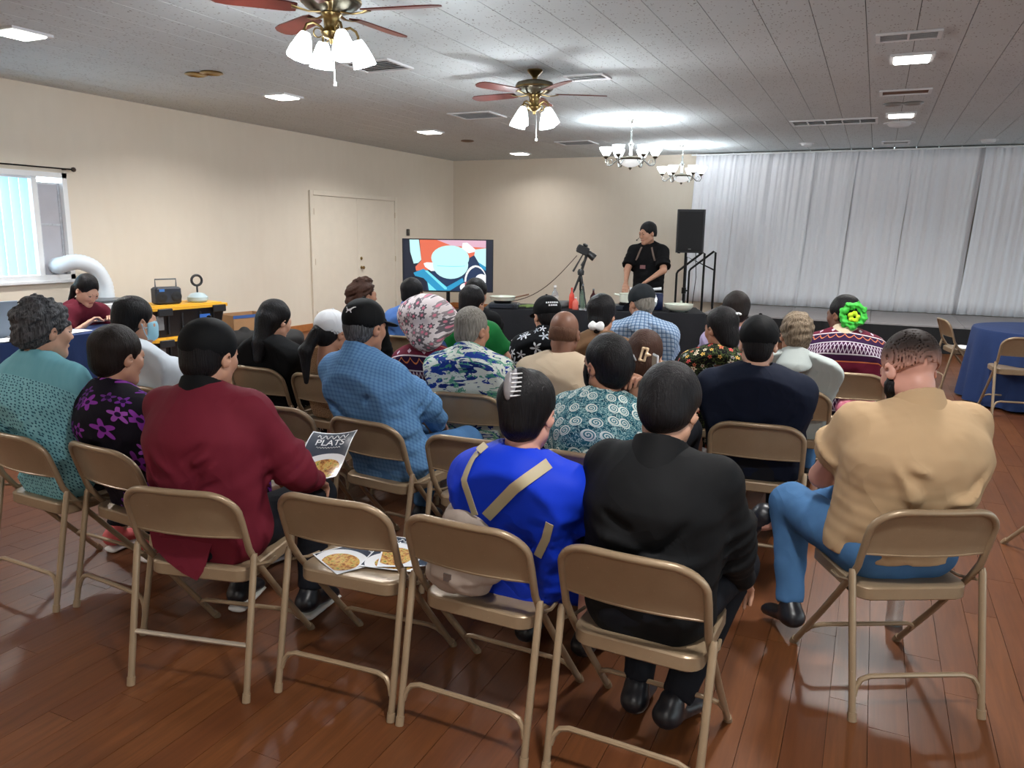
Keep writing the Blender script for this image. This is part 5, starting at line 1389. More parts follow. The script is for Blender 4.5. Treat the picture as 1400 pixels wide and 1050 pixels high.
F['suit'] = fabric('black_wool', (17, 18, 20), .75, .15, spec=.15)
F['tan'] = fabric('tan_pique', (182, 154, 120), .8, .05, 400, .12)
F['white'] = fabric('white_cotton', (206, 214, 222), .8, .04)
F['check'] = plaid('blue_check', (98, 140, 184), (66, 106, 152), .022, .42, None, .75)
def swirl():
    g_ = G('teal_medallions'); v = g_.pat(); vo, r, a, x, y = cellvec(g_, v, 13.5, .55)
    n = g_.noise(v, 60, 2, .5, 1.2); veins = g_.ma('LESS_THAN', g_.ma('ABSOLUTE', g_.ma('SUBTRACT', n, .5)), .035)
    leaf = g_.ma('GREATER_THAN', g_.noise(v, 30, 2), .56)
    c = g_.mix(leaf, lin((34, 92, 108)), lin((20, 66, 84)))
    c = g_.mix(veins, c, lin((150, 186, 184)))
    sp_ = g_.ma('SINE', g_.ma('ADD', g_.ma('MULTIPLY', r, 44.0), a))
    med = g_.mix(g_.ma('GREATER_THAN', sp_, .1), lin((62, 116, 128)), lin((202, 212, 206)))
    c = g_.mix(g_.ma('LESS_THAN', r, .30), c, med)
    c = g_.mix(g_.ma('MULTIPLY', g_.ma('LESS_THAN', r, .34), g_.ma('GREATER_THAN', r, .28)), c, lin((206, 216, 210)))
    cloth_bump(g_)
    return g_.fin(c, .75, 0, .12)
F['swirl'] = swirl()
F['navy'] = fabric('navy_knit', (20, 26, 42), .8, .1)
F['grey'] = fabric('grey_polo', (166, 174, 172), .8, .05)
F['blackd'] = fabric('black_jersey', (14, 15, 17), .8, .15, spec=.15)
def lace():
    g_ = G('beige_lace'); v = g_.pat(); vo = g_.voro(v, 75, .4, '2D')
    c = g_.mix(g_.ma('LESS_THAN', vo['Distance'], .30), lin((170, 138, 106)), lin((118, 90, 68))); return g_.fin(c, .85, 0, .2)
F['lace'] = lace()
def aloha():
    g_ = G('leaf_print'); v = g_.pat(); w = g_.mapv(v, (4.5, 10, 1)); n = g_.noise(w, 1.0, 4, .6, 1.0); n2 = g_.noise(g_.mapv(v, (7, 15, 1), (3, 5, 0)), 1.0, 4, .65, 1.6)
    c = g_.ramp(n, [(0, lin((34, 60, 140))), (.42, lin((34, 60, 140))), (.45, lin((206, 214, 206))), (.56, lin((206, 214, 206))), (.58, lin((30, 48, 110)))], True)
    c = g_.mix(g_.ma('MULTIPLY', g_.ma('GREATER_THAN', n2, .55), .95), c, lin((72, 142, 118)))
    c = g_.mix(g_.ma('GREATER_THAN', n2, .63), c, lin((158, 196, 176)))
    cloth_bump(g_)
    return g_.fin(c, .75, 0, .12)
F['aloha'] = aloha()
F['beige'] = fabric('beige_tee', (196, 178, 154), .8, .05)
F['brownt'] = fabric('brown_knit', (120, 92, 68), .85, .1)
F['rust'] = fabric('dark_brown_top', (58, 36, 30), .85, .1)
F['floral'] = flowers('bright_flowers', (18, 18, 20), [(222, 96, 84), (226, 190, 100), (226, 214, 190), (214, 120, 90), (150, 160, 160), (206, 88, 88)], 17, .36, 5, .3, (120, 40, 34), .85, stem=(70, 82, 46))
F['wflower'] = flowers('white_flowers', (18, 20, 24), [(214, 220, 226), (186, 194, 204)], 8.5, .40, 5, .5, None, .9)
F['plaid'] = plaid('light_plaid', (142, 172, 206), (190, 206, 222), .034, .35, (44, 70, 112), .8)
F['lav'] = fabric('lavender', (178, 164, 196), .8)
F['blueshirt'] = fabric('blue_shirt', (84, 124, 192), .75)
F['green'] = fabric('green_top', (26, 108, 54), .7)
F['helper'] = fabric('maroon_tee', (84, 24, 38), .8)
F['black'] = fabric('black_tee', (16, 16, 18), .8, .12)
F['denim'] = fabric('denim', (70, 108, 150), .85, .18, 260, .3, 14)
F['dkpants'] = fabric('dark_trousers', (26, 28, 34), .8, .12)
F['khaki'] = fabric('khaki', (132, 112, 90), .85)
def embr(name, vo_):
    g_ = G(name); s = g_.sep(g_.pat()); u_, v = s[0], g_.ma('ADD', s[1], vo_)
    band = g_.ramp(g_.ma('FRACT', g_.ma('MULTIPLY', v, 2.6)), [(0, lin((60, 26, 58))), (.10, lin((206, 200, 206))), (.125, lin((70, 30, 66))), (.22, lin((70, 30, 66))), (.34, lin((206, 200, 206))), (.365, lin((52, 28, 64))), (.52, lin((46, 26, 62))), (.60, lin((214, 206, 210))), (.63, lin((100, 28, 50))), (.80, lin((110, 30, 52))), (.98, lin((196, 110, 70)))], True)
    fr = g_.ma('FRACT', g_.ma('MULTIPLY', v, 2.6))
    tri = g_.ma('ABSOLUTE', g_.ma('SUBTRACT', g_.ma('FRACT', g_.ma('MULTIPLY', u_, 22.0)), .5))
    z1 = g_.ma('LESS_THAN', g_.ma('ABSOLUTE', g_.ma('SUBTRACT', fr, g_.ma('ADD', .13, g_.ma('MULTIPLY', tri, .40)))), .022)
    z2 = g_.ma('LESS_THAN', g_.ma('ABSOLUTE', g_.ma('SUBTRACT', fr, g_.ma('SUBTRACT', .33, g_.ma('MULTIPLY', tri, .40)))), .022)
    c = g_.mix(g_.ma('MAXIMUM', z1, z2), band, lin((210, 200, 214)))
    sc_ = g_.ma('LESS_THAN', g_.ma('ABSOLUTE', g_.ma('SUBTRACT', fr, g_.ma('SUBTRACT', .57, g_.ma('MULTIPLY', g_.ma('SINE', g_.ma('MULTIPLY', g_.ma('FRACT', g_.ma('MULTIPLY', u_, 16.0)), 3.14)), .09)))), .014)
    c = g_.mix(sc_, c, lin((214, 130, 84)))
    d2 = g_.ma('SUBTRACT', fr, .73); t2 = g_.ma('SUBTRACT', g_.ma('FRACT', g_.ma('MULTIPLY', u_, 9.0)), .5)
    st_ = g_.ma('LESS_THAN', g_.ma('ADD', g_.ma('ABSOLUTE', g_.ma('MULTIPLY', d2, 1.2)), g_.ma('ABSOLUTE', g_.ma('MULTIPLY', t2, .5))), .075)
    c = g_.mix(st_, c, lin((206, 190, 206)))
    cloth_bump(g_)
    return g_.fin(c, .85, 0, .2)
F['embr'] = embr('embroidered_bands', .06); F['embr2'] = embr('embroidered_bands_violet', .2)
F['bonnet'] = flowers('bonnet_print', (214, 204, 206), [(120, 112, 116), (104, 98, 104), (146, 136, 140)], 19, .60, 6, .2, (214, 128, 148), .6, line=(222, 216, 218))
M_CAPB = fabric('black_twill', (16, 17, 19), .7, .15, 300, .2); M_CAPW = fabric('white_twill', (214, 216, 220), .8, .03)
M_SHOED = mat('dark_leather', (26, 28, 34), .35); M_SOLE = mat('grey_sole', (150, 152, 156), .6); M_SHOEP = mat('coral_knit', (206, 92, 92), .7); M_SOLEW = mat('white_sole', (214, 212, 208), .6); M_SHOEG = mat('grey_trainers', (126, 132, 140), .6)
M_MASKB = fabric('mask_blue', (150, 196, 214), .8, .03); M_MASKK = fabric('mask_black', (20, 20, 22), .8)

# ------------------------------------------------------------------ nearest row
ch = CHAIRS
def B(k): return ch[k][:3]
short = lambda v=.010, n=-.075: hair_base(v, n)
curlyd = lambda P: .010*nz(P, 75, 21)+.006*nz(P, 150, 4)
person('teal', 'woman with curly grey-black hair in light teal blouse at far left', B('teal'), (-3.207, 2.15, 1.16), -8, 6, skin='light', hair=hair_base(.020, -.07), hairm='salt', hairdisp=curlyd, top=F['teal'], topn='blouse', sleeve='elbow', infl=.026, wr=.009, bulk=1.0, sw=1.0, hem=.42, bot=F['dkpants'], shoe=M_SHOEP, sole=M_SOLEW, feet=.30, kx=.13, neck=.005)
person('purple', 'woman with black bobbed hair in black top with purple flowers', B('purple'), (-2.876, 2.237, 1.06), -4, 8, skin='mid', hair=(lambda q: (q[0]+[], q[1]))(hair_base(.014, -.085)), hairm='dark', top=F['purple'], topn='blouse', sleeve='long', infl=.018, bulk=1.0, sw=.95, neck=.035, bot=F['purple'], botn='skirt', skirt=True, shoe=M_SHOEG, sole=M_SOLEW, feet=.42)
person('maroon', 'man in maroon blazer and black backward cap holding a magazine', B('maroon'), (-2.136, 2.035, 1.15), 4, 8, skin='mid', hair=short(), hairm='black', top=F['maroon'], topn='blazer', sleeve='long', infl=.022, wr=.008, bulk=1.08, sw=1.0, collar=F['blackd'], cb=-.010, square=.018, hem=.43, bot=F['dkpants'], shoe=M_SHOED, sole=M_SOLEW, hands=((-2.13, 2.53, .60, 0), (-1.955, 2.36, .61, 0)), curl=(.5, .8), feet=.36, kx=.16)
cap_obj('maroon', M_CAPB, back=True, low=.052, brim=False, label='black cap worn low over the back of the head')
person('blue', 'woman in royal blue dress with black updo wearing a beige backpack', B('blue'), (-.937, 2.152, 1.05), 2, 10, skin='pink', hair=(lambda q: (q[0][:2]+[ell_((0, -.095, .04), (.055, .04, .085), .03), Pr((0, -.09, -.03), (0, -.085, .12), (.035, .03), (.022, .02), k=.03)]+q[0][2:], q[1]))(hair_base(.012, -.085)), hairm='black', top=F['blue'], topn='dress', sleeve='long', infl=.016, wr=.008, bulk=1.12, sw=1.0, neck=.05, hem=.40, bot=F['blue'], botn='skirt', skirt=True, shoe=M_SHOED, hipx=.06, hipy=.04, backoff=.07, feet=.40)
cl = hobj('hair_claw', 'blue', [ell_((-.016, -.134, .085), (.017, .012, .046), .004), ell_((-.002, -.130, .090), (.010, .010, .050), .004)], mat('silver_claw', (150, 150, 156), .3, .4), h=.004, label='silver toothed hair claw')
for i in range(6): hobj('claw_tooth', 'blue', [Pr((-.004, -.142, .055+i*.013), (.022, -.134, .060+i*.013), .0032, .0024, k=.002)], mat('claw_tooth_white', (216, 216, 220), .3), cl, h=.0022)
person('suit', 'man with short black hair in black suit jacket bending forward', B('suit'), (-.506, 2.198, 1.10), -4, 24, skin='mid', hair=short(.014, -.10), hairm='black', top=F['suit'], topn='jacket', sleeve='long', infl=.018, wr=.008, bulk=1.08, sw=.97, poles=(None, (.3, -1, -.2)), hem=.42, bot=F['dkpants'], shoe=M_SHOED, sole=M_SOLE, hands=(None, (-.30, 2.46, .50, 0)), feet=.10, kx=.11, collar=F['suit'], ch=.06, square=.022, legs={-1: ((-.08, -.04, .51), (-.10, .40, .50), (-.07, .13, .10), (-.08, .28, .035)), 1: ((.08, -.04, .51), (.17, .40, .50), (.06, .10, .10), (.10, .25, .035))})
person('tan', 'large bearded man with shaved head in tan polo and jeans', B('tan'), (.146, 3.027, 1.15), 34, 26, skin='pink', hs=1.06, hair=None, top=F['tan'], topn='polo_shirt', sleeve='short', infl=.020, wr=.008, bulk=1.24, sw=1.16, square=.02, ch=.07, belly=.04, hem=.50, collar=F['tan'], bot=F['denim'], botn='jeans', shoe=M_SHOED, hunch=.05, hipy=.03,
       hands=((-.02, .40, .64), (.10, .40, .66)), poles=((-.9, -.1, -.7), (.3, -.3, -1)), arm_l=1.08,
       legs={-1: ((-.11, -.02, .52), (-.20, .42, .53), (-.22, .30, .12), (-.24, .44, .05)), 1: ((.11, -.02, .52), (.15, .45, .58), (-.27, .50, .42), (-.40, .50, .28))})
gf_ = G('faded_crop'); sv = gf_.sep(gf_.pat()); fz = gf_.ma('MULTIPLY', gf_.ma('SUBTRACT', gf_.ma('ADD', sv[1], gf_.ma('MULTIPLY', gf_.noise(gf_.obj(), 60, 2), .012)), .02), 11.0, 0, True)
M_FADE = gf_.fin(gf_.ramp(fz, [(0, lin((190, 142, 126))), (.35, lin((140, 108, 98))), (.75, lin((62, 50, 46))), (1, lin((40, 33, 31)))]), .6, 0, .12)
hobj('hair', 'tan', [ell_((0, -.018, .036), (.0830, .1030, .0950)), ell_((0, -.018, .034), (.0775, .097, .089), .002, 's'), *FACE_SUB]+EAR_SUB, M_FADE, h=.0062, planes=[((0, 0, -.02), (0, -.1, -1))], label='close-cropped dark hair fading to skin at the sides')
hobj('beard', 'tan', [Pr((s*.056, .018, -.055), (s*.020, .070, -.098), .030, .028, k=.03) for s in (-1, 1)]+[Pr((0, .080, -.105), None, .03, k=.02), Pr((-.025, .088, -.045), (.025, .088, -.045), .008, k=.01), Pr((s*.071, .010, -.02), (s*.060, .018, -.055), .008, .02, k=.01) if False else Pr((.066, .012, -.02), (.058, .018, -.055), .012, .02, k=.01), Pr((-.066, .012, -.02), (-.058, .018, -.055), .012, .02, k=.01)], HA['black'], disp=lambda P: .003*nz(P, 160, 2))
# ------------------------------------------------------------------ second row
person('white', 'person with swept black hair in white shirt and blue face mask', B('white'), (-3.62, 2.94, 1.10), -14, 4, skin='mid', hair=hair_base(.014, -.08), hairm='black', top=F['white'], sleeve='elbow', infl=.018, bot=F['dkpants'], shoe=M_SHOED, mask=M_MASKB, collar=F['white'])
person('check', 'man in blue checked shirt and black cap with white cat emblem', B('check'), (-2.141, 2.987, 1.155), -8, 4, skin='tan', hair=hair_base(.007, -.068), hairm='salt', top=F['check'], sleeve='long', infl=.022, wr=.009, bulk=1.12, sw=1.02, hem=.40, collar=F['check'], bot=F['denim'], botn='jeans', shoe=M_SHOED, poles=((-1, -.2, -.3), (1, -.1, -.15)), hunch=.03)
cap_obj('check', M_CAPB, label='black cap with white leaping cat emblem')
person('tealsw', 'woman in teal medallion print blouse with black mask, hand raised to ear', B('tealsw'), (-.967, 3.013, 1.07), 56, 2, skin='tan', hair=(lambda q: (q[0][:2]+[ell_((.0, -.098, .005), (.06, .045, .06), .03)]+q[0][2:], q[1]))(hair_base(.013, -.085)), hairm='black', top=F['swirl'], topn='blouse', sleeve='short', infl=.020, bulk=1.05, sw=1.06, bot=F['dkpants'], shoe=M_SHOED, mask=M_MASKK, hands=(None, (-.82, 3.08, .99, 0)), poles=(None, (.35, .1, -1)), curl=(.7, 1.0))
hobj('hair_clip', 'tealsw', [Pr((.075, -.08, .045), (.045, -.135, .035), (.006, .008), (.004, .006), k=.004)], mat('silver_clip', (206, 206, 208), .2, .6), h=.004, label='silver oval hair clip')
person('blackd', 'woman with long straight black hair in black dress leaning forward', B('blackd'), (-3.413, 3.80, 1.03), -6, 16, skin='light', hair=long_hair(.26, .06), hairm='black', top=F['blackd'], topn='dress', sleeve='elbow', infl=.022, neck=.012, bulk=1.08, hem=.42, bot=F['wflower'], botn='skirt', skirt=True, shoe=M_SHOED, hunch=.05)
person('whcap', 'woman in white cap with long black ponytail and beige lace top', B('whcap'), (-2.84, 3.63, 1.01), -6, 12, skin='tan', hair=(lambda q: (q[0][:2]+[Pr((-.01, -.11, .0), (-.045, -.15, -.12), (.038, .034), (.042, .035), k=.02), Pr((-.045, -.15, -.12), (-.03, -.13, -.30), (.042, .034), (.016, .012), k=.02)]+q[0][2:], [((0, 0, -.4), (0, 0, -1))]))(hair_base(.006, -.09)), hairm='black', top=F['lace'], topn='blouse', sleeve='elbow', infl=.022, neck=.02, bot=F['khaki'], botn='skirt', skirt=True, shoe=M_SHOED, hunch=.05)
cap_obj('whcap', M_CAPW, low=.01, label='white cap')
person('bonnet', 'woman in large pink and grey flowered bonnet and embroidered top', B('bonnet'), (-2.354, 3.95, 1.045), -4, 12, skin='tan', hair=hair_base(.004, -.05), hairm='black', top=F['embr2'], topn='tunic', sleeve='long', infl=.020, bot=F['dkpants'], shoe=M_SHOED)
hobj('bonnet', 'bonnet', [ell_((-.005, -.05, .05), (.182, .165, .142)), ell_((.04, -.12, -.06), (.11, .085, .095), .05), ell_((0, .06, -.055), (.09, .09, .10), .01, 's'), Pr((0, .04, -.16), None, .09, k=.01, op='s')], F['bonnet'], h=.009, disp=lambda P: .006*nz(P, 40, 5), label='puffy bonnet with pink and grey flowers')
person('aloha', 'man with short grey hair in blue and green leaf print shirt', B('aloha'), (-1.959, 3.72, 1.075), -14, 8, skin='tan', hair=hair_base(.007, -.07), hairm='grey', hairamp=.0015, top=F['aloha'], sleeve='short', infl=.022, bulk=1.15, sw=1.1, hem=.43, collar=F['aloha'], bot=F['dkpants'], shoe=M_SHOED)
person('bald', 'bald man in plain beige shirt', B('bald'), (-1.471, 3.85, 1.075), 4, 14, skin='brown', hair=([ell_((0, -.026, .005), (.0775, .0895, .066)), ell_((0, -.012, .075), (.078, .092, .062), .012, 's')]+FACE_SUB+EAR_SUB, [((0, 0, -.055), (0, .2, -1)), ((0, 0, .034), (0, .1, 1))]), hairm='fuzz', hairamp=.0005, top=F['beige'], topn='t_shirt', sleeve='short', infl=.018, bulk=1.12, sw=1.12, bot=F['dkpants'], shoe=M_SHOED)
person('brown', 'woman with brown hair held by a cream claw clip', B('brown'), (-.997, 3.74, 1.0), 0, 16, skin='mid', hair=(lambda q: (q[0][:2]+[ell_((.01, -.07, -.045), (.075, .06, .075), .03)]+q[0][2:], [((0, 0, -.2), (0, 0, -1))]))(hair_base(.014, -.12, False, .03)), hairm='brown', top=F['rust'], sleeve='short', bot=F['dkpants'], shoe=M_SHOED, hunch=.05)
hobj('hair_claw', 'brown', [Pr((.012, -.137, -.03), (.022, -.135, .03), .006, .006, k=.004), Pr((.034, -.134, -.032), (.044, -.130, .028), .006, .006, k=.004), Pr((.012, -.137, -.03), (.034, -.134, -.032), .006, .006, k=.004), Pr((.022, -.135, .03), (.044, -.130, .028), .006, .006, k=.004), Pr((.044, -.134, .0), (.058, -.125, .0), .009, .006, k=.004)], mat('cream_plastic', (224, 196, 160), .35), h=.004, label='cream openwork hair claw')
person('navy', 'man in navy shirt and black cap seen straight from behind', B('navy'), (-.461, 3.76, 1.105), 8, 6, skin='light', hair=hair_base(.005, -.062), hairm='black', hairamp=.002, top=F['navy'], topn='sweater', sleeve='long', infl=.022, bulk=1.22, sw=1.2, bot=F['dkpants'], shoe=M_SHOED)
cap_obj('navy', M_CAPB, label='plain black cap')
# ------------------------------------------------------------------ farther rows
person('grey', 'man with sandy grey hair in pale grey polo', B('grey'), (-.37, 4.66, 1.05), 18, 10, skin='tan', hair=hair_base(.014, -.07), hairm='sandy', hairdisp=lambda P: .006*nz(P, 90, 3), top=F['grey'], topn='polo_shirt', sleeve='short', infl=.022, bulk=1.15, sw=1.1, hem=.42, collar=F['grey'], bot=F['denim'], botn='jeans', shoe=M_SHOED)
person('floral', 'woman with black hair in black dress with bright red and yellow flowers', B('floral'), (-.798, 4.69, 1.055), 50, 8, skin='tan', hair=(lambda q: (q[0][:2]+[ell_((0, -.08, -.06), (.06, .05, .07), .03)]+q[0][2:], [((0, 0, -.2), (0, 0, -1))]))(hair_base(.013, -.12)), hairm='black', top=F['floral'], topn='dress', sleeve='short', infl=.020, bulk=1.08, neck=.02, bot=F['floral'], botn='skirt', skirt=True, shoe=M_SHOED)
hobj('hair_clip', 'floral', [Pr((.05, -.10, .09), (.08, -.085, .085), (.008, .008), k=.004), Pr((.028, -.11, .088), None, .010, k=.004)], M_WHITE, h=.005, label='white bow hair clip')
person('embr', 'person in maroon embroidered jacket with green flower in the hair', B('embr'), (-.159, 5.52, 1.105), 52, 6, skin='brown', hair=hair_base(.010, -.07), hairm='black', top=F['embr'], topn='jacket', sleeve='long', infl=.026, bulk=1.2, sw=1.12, collar=fabric('cream_collar', (206, 190, 164)), cb=-.010, bot=F['dkpants'], shoe=M_SHOED)
gf = emat('x_unused', (0, 0, 0), 0) if False else mat('neon_green_gauze', (60, 190, 64), .6, var=.2, vs=40)
fl = []; fc = V3(-.045, -.118, .0)
for i in range(16):
    a_ = i*2*math.pi/16; R_ = .062+.008*math.sin(i*2.7)
    fl.append(ell_(tuple(fc+R_*(math.cos(a_)*V3(.616, -.788, 0)+math.sin(a_)*V3(0, 0, 1))), (.022, .022, .024), .006))
hobj('hair_flower', 'embr', fl, gf, h=.006, disp=lambda P: .008*nz(P, 120, 5), label='green ruffled hair flower')
hobj('hair_flower_centre', 'embr', [ell_(tuple(fc+V3(-.006, -.012, -.012)+.024*(math.cos(i*1.3)*V3(.616, -.788, 0)+math.sin(i*1.3)*V3(0, 0, 1))), (.016, .016, .016), .005) for i in range(5)], mat('lime_gauze', (190, 226, 40), .6, var=.2, vs=40), h=.006, disp=lambda P: .005*nz(P, 140, 6), label='lime yellow ruffle')
person('bcap', 'person in black shirt with white flowers and lettered black cap', B('bcap'), (-1.935, 4.72, 1.065), 44, 10, skin='mid', hair=hair_base(.008, -.08), hairm='black', top=F['wflower'], sleeve='short', infl=.022, bulk=1.05, collar=F['wflower'], bot=F['dkpants'], shoe=M_SHOED)
cap_obj('bcap', M_CAPB, label='black cap with white lettering')
person('scr', 'woman with black hair tied by a white scrunchie in brown top', B('scr'), (-1.561, 4.74, 1.09), 4, 10, skin='mid', hair=(lambda q: (q[0][:2]+[Pr((0, -.10, -.05), (0, -.105, -.11), (.045, .03), (.02, .016), k=.02)]+q[0][2:], [((0, 0, -.3), (0, 0, -1))]))(hair_base(.016, -.09, False)), hairm='black', top=F['brownt'], sleeve='long', infl=.018, bulk=1.05, bot=F['dkpants'], shoe=M_SHOED)
hobj('scrunchie', 'scr', [ell_((.028, -.125, -.075), (.028, .02, .03), .01), ell_((-.02, -.125, -.075), (.028, .02, .03), .01)], M_WHITE, h=.006, disp=lambda P: .003*nz(P, 120, 5), label='white scrunchie')
person('plaid', 'man in light blue plaid shirt and dark cap', B('plaid'), (-1.468, 5.34, 1.125), 48, 20, skin='tan', hair=hair_base(.006, -.08), hairm='grey', hairamp=.0015, top=F['plaid'], sleeve='short', infl=.022, bulk=1.15, sw=1.1, collar=F['plaid'], bot=F['dkpants'], shoe=M_SHOED, hunch=.05)
cap_obj('plaid', fabric('charcoal_twill', (40, 44, 48), .8), label='dark grey cap')
person('lav', 'dark-haired person in lavender top before the stage', B('lav'), (-.857, 5.60, 1.085), 20, 10, skin='mid', hair=hair_base(.018, -.085), hairm='dark', top=F['lav'], sleeve='short', bot=F['dkpants'], shoe=M_SHOED)
person('darkB', 'black-haired woman in green top behind the grey-haired man', B('darkB'), (-2.72, 5.16, 1.075), -6, 12, skin='mid', hair=hair_base(.016, -.10, False, .02), hairm='black', top=F['green'], sleeve='short', infl=.02, bot=F['dkpants'], shoe=M_SHOED)
person('darkA', 'person with square black bob before the television', B('darkA'), (-3.05, 5.86, 1.085), 0, 8, skin='mid', hair=hair_base(.016, -.11, False, .03), hairm='black', top=F['blackd'], sleeve='short', bot=F['dkpants'], shoe=M_SHOED)
person('bluesh', 'dark-haired person in blue shirt before the television', B('bluesh'), (-3.49, 5.55, 1.09), -4, 4, skin='mid', hair=hair_base(.012, -.085), hairm='black', top=F['blueshirt'], sleeve='long', infl=.02, bulk=1.1, sw=1.08, collar=F['blueshirt'], bot=F['dkpants'], shoe=M_SHOED)
person('curly', 'woman with curly brown tied-back hair in profile by the door', B('curly'), (-3.62, 5.03, 1.10), -26, 0, skin='tan', hair=(lambda q: (q[0][:2]+[ell_((0, -.11, .03), (.045, .04, .045), .02), ell_((0, -.12, -.03), (.035, .035, .04), .02), ell_((0, .02, .125), (.05, .06, .022), .02)]+q[0][2:], q[1]))(hair_base(.014, -.08)), hairm='brown', hairdisp=curlyd, top=F['blackd'], sleeve='long', bot=F['dkpants'], shoe=M_SHOED)
# ------------------------------------------------------------------ helper at the window table and the presenter
person('helper', 'young woman in maroon t-shirt with tied-back black hair at the navy table', (-6.28, 4.42, -84), (-6.0, 4.42, 1.075), -92, 32, skin='light', hair=(lambda q: (q[0][:2]+[Pr((.05, -.09, -.03), (.075, -.05, -.20), (.03, .026), (.02, .016), k=.02)]+q[0][2:], [((0, 0, -.4), (0, 0, -1))]))(hair_base(.010, -.08)), hairm='black', top=F['helper'], topn='t_shirt', sleeve='short', infl=.018, sw=.95, bot=F['dkpants'], shoe=M_SHOED, hands=((-5.86, 4.55, .81, 0), (-5.86, 4.28, .81, 0)), lvl=1)
stool = chair(-6.28, 4.42, -84, 'tan folding chair under the young woman at the navy table')
person('presenter', 'man standing in black t-shirt and apron with headset behind the table', (-2.54, 9.46, 172), (-2.56, 9.44, 1.625), 148, 10, stand=True, skin='mid', hs=1.05, hair=hair_base(.012, -.03), hairm='black', top=F['black'], topn='t_shirt', sleeve='mid', infl=.02, sw=1.12, bulk=1.02, hem=.80, bot=F['dkpants'], shoe=M_SHOED, hands=((-2.46, 9.14, 1.06, 0), (-2.72, 9.0, .84, 0)), poles=((-1, -.1, -.25), (1, -.4, -.3)), curl=(.9, .4), lvl=0)
# ------------------------------------------------------------------ small worn details
from mathutils.bvhtree import BVHTree
def strap(key, parent, path, half, m, name='strap', off=.004):
    """ribbon laid over a garment; path: (x, z) points in the wearer's frame, cast from behind"""
    d = PEOPLE[key]; v, q = d['top']; bv = BVHTree.FromPolygons([tuple(p) for p in v], [tuple(map(int, f)) for f in q])
    pts = []
    for i in range(len(path)-1):
        for k in range(6): u_ = k/6; pts.append((path[i][0]*(1-u_)+path[i+1][0]*u_, path[i][1]*(1-u_)+path[i+1][1]*u_))
    pts.append(path[-1]); L, Rr = [], []; last = -.15
    for i, (x, z) in enumerate(pts):
        a = pts[max(i-1, 0)]; b = pts[min(i+1, len(pts)-1)]; t_ = Vector((b[0]-a[0], b[1]-a[1])).normalized(); n = Vector((-t_.y, t_.x))
        for sg, ar in ((-1, L), (1, Rr)):
            xx, zz = x+n.x*half*sg, z+n.y*half*sg
            h = bv.ray_cast(Vector((xx, -1, zz)), Vector((0, 1, 0)))
            y = h[0].y if h[0] is not None and h[0].y < .25 else last
            last = y; ar.append((xx, y-off, zz))
    rows = [[a_, tuple((Vector(a_)+Vector(b_))/2+Vector((0, -.001, 0))), b_] for a_, b_ in zip(L, Rr)]
    mb = MB().grid(rows, (0, -.003, 0)); me = mb.mesh(name, m, True, 60)
    o = link(name, me, parent); o.matrix_parent_inverse = Matrix.Identity(4)
    W_ = Matrix.Translation(d['t'].location) @ Matrix.Rotation(d['t'].rotation_euler.z, 4, 'Z')
    P_ = Matrix.Translation(parent.location) @ Matrix.Rotation(parent.rotation_euler.z, 4, 'Z')
    o.matrix_local = P_.inverted() @ W_
    return o
strap('blue', bp, [(.0, .74), (-.02, .86), (-.005, .93), (.025, .965)], .011, M_BPS)
strap('blue', bp, [(.04, .74), (.15, .86), (.235, .935)], .017, M_BPS)
strap('blue', bp, [(.20, .63), (.235, .70), (.255, .76)], .013, M_BPS)
def on_cap(key, polys, m, name, cx=0.0, cz=.07):
    d = PEOPLE[key]; R, o = d['Rh'], d['Hc']; mb = MB()
    for pl in polys:
        vs = []
        for x, z in pl:
            x += cx; z += cz; k = max(0, 1-(x/.091)**2-((z-.046)/.095)**2); y = -.016-.113*math.sqrt(k)-.0022
            vs.append(tuple(R @ V3(x, y, z)+o))
        mb.add(vs, [tuple(range(len(vs)))])
    return mb.obj(name, m, d['t'])
cat_ = [(-.026, .010), (-.020, .012), (-.012, .004), (-.004, .003), (.004, .006), (.014, .014), (.022, .016), (.027, .013), (.020, .010), (.013, .004), (.012, -.004), (.018, -.012), (.013, -.012), (.006, -.004), (-.004, -.006), (-.008, -.013), (-.014, -.013), (-.009, -.005), (-.013, -.001), (-.019, .008)]
on_cap('check', [cat_], M_INK, 'cap_emblem', .008, .085)
rows_ = []
for r_, n in ((0, 7), (1, 5)):
    for i in range(n):
        x0 = (i-n/2)*.0125; z0 = .012-.018*r_; rows_.append([(x0, z0), (x0+.009, z0+.001), (x0+.009, z0+.011), (x0+.001, z0+.010)])
on_cap('bcap', rows_, M_INK, 'cap_lettering', 0, .065)
# presenter: apron, straps, tag, headset
d = PEOPLE['presenter']; t = d['t']
ap_ = [p.inf(d['infl']+.010, .05) for p in d['tor']]+[(lambda q: (setattr(q, 'op', 's'), q)[1])(p.inf(d['infl']+.002, .004)) for p in d['tor']]
me = qmesh('apron', sdf(ap_, .008, [((0, .03, 0), (0, -1, 0)), ((0, 0, 1.32), (0, 0, 1)), ((0, 0, .80), (0, 0, -1)), ((.15, 0, 0), (1, 0, 0)), ((-.15, 0, 0), (-1, 0, 0))]), F['suit']); apr = link('apron', me, t)
v, q = d['top']; bvp = BVHTree.FromPolygons([tuple(p) for p in v], [tuple(map(int, f)) for f in q])
def front(x, z, off=.006):
    h = bvp.ray_cast(Vector((x, 1, z)), Vector((0, -1, 0))); return (x, (h[0].y if h[0] is not None else .1)+off, z)
for s in (-1, 1):
    pts = [front(s*(.065+.055*(1-i/8)), 1.30+.16*i/8, .008) for i in range(9)]
    MB().tube(pts, [(.012, .003)]*9, 8, flat=(1, 0, 0)).obj('neck_strap', mat('leather_strap', (104, 84, 74), .5), apr, True)
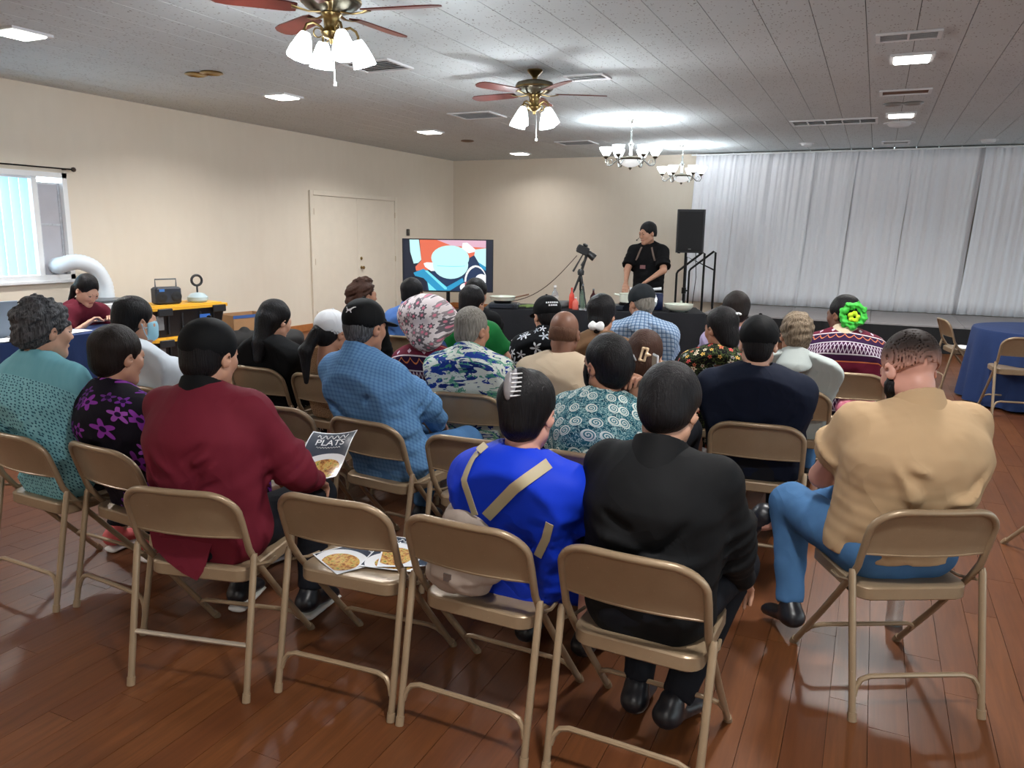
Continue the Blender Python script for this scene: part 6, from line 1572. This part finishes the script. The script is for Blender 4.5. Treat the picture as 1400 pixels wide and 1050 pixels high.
p = front(.02, 1.22, .012); MB().box((p[0]-.035, p[1]-.002, p[2]-.022), (p[0]+.035, p[1]+.004, p[2]+.022)).obj('apron_patch', mat('patch_rose', (126, 84, 84), .6), apr)
R, o = d['Rh'], d['Hc']
hm = MB().tube([Vector(R @ V3(q_)+o) for q_ in ((.082, -.005, .005), (.086, .02, -.02), (.084, .075, -.05), (.070, .115, -.062))], .0028, 6); hs_ = hm.obj('headset_mic', M_BLACK, t, True)
MB().lathe([(0, -.010), (.008, -.006), (.009, 0), (.008, .006), (0, .010)], 10, tuple(R @ V3(.068, .120, -.063)+o)).obj('mic_tip', M_BLACK, hs_, True)
# serving tongs / white utensil in the presenter's hand
tag(MB().tube([(-2.62, 8.98, .975), (-2.44, 9.03, .965), (-2.26, 9.08, .985)], [(.016, .006), (.01, .006), (.018, .006)], 8, flat=(0, 0, 1)).obj('spatula', M_WHITE, None, True), 'white spatula held over the pot by the presenter', 'spatula')
ph = thing('phone', 'phone held at the ear by the woman in teal medallion print', 'phone', (-.775, 3.075, 1.055), math.radians(30))
MB().box((-.004, -.036, -.07), (.004, .036, .07), ch=.003).obj('phone_body', M_WHITE, ph); MB().box((-.0052, -.032, -.062), (-.004, .032, .062)).obj('phone_screen', mat('dark_glass', (40, 44, 52), .1), ph)

# loose tail of the maroon blazer hanging over the seat edge
d = PEOPLE['maroon']; tl = [(-.19, .58), (-.06, .59), (.09, .58), (.055, .50), (.03, .42), (.005, .385), (-.05, .405), (-.11, .44), (-.17, .49)]
mb = MB(); n_ = len(tl); yb = lambda z: -.150-.12*max(0, .56-z) if z > .46 else -.162-.06*(.46-z)*2
vs = [(x_, yb(z_), z_) for x_, z_ in tl]+[(x_, yb(z_)+.007, z_) for x_, z_ in tl]
mb.add(vs, [tuple(range(n_)), tuple(range(2*n_-1, n_-1, -1))]+[(i, (i+1) % n_, n_+(i+1) % n_, n_+i) for i in range(n_)])
mb.obj('blazer_tail', F['maroon'], d['t'])

d = PEOPLE['helper']; v, q = d['top']; bvh = BVHTree.FromPolygons([tuple(p) for p in v], [tuple(map(int, f)) for f in q]); pr_ = MB()
zt = d['N'][2]
for dz, x0, x1 in ((0, -.055, -.030), (-.012, -.10, -.045), (-.022, -.10, -.035)):
    rows = []
    for k_ in (0, .006):
        row = []
        for i in range(6):
            xx = x0+(x1-x0)*i/5; zz = zt-.13+dz+k_; h = bvh.ray_cast(Vector((xx, 1, zz)), Vector((0, -1, 0))); row.append((xx, (h[0].y if h[0] is not None else .1)+.003, zz))
        rows.append(row)
    pr_.grid(rows, (0, .001, 0))
pr_.obj('shirt_print', M_INK, d['t'])
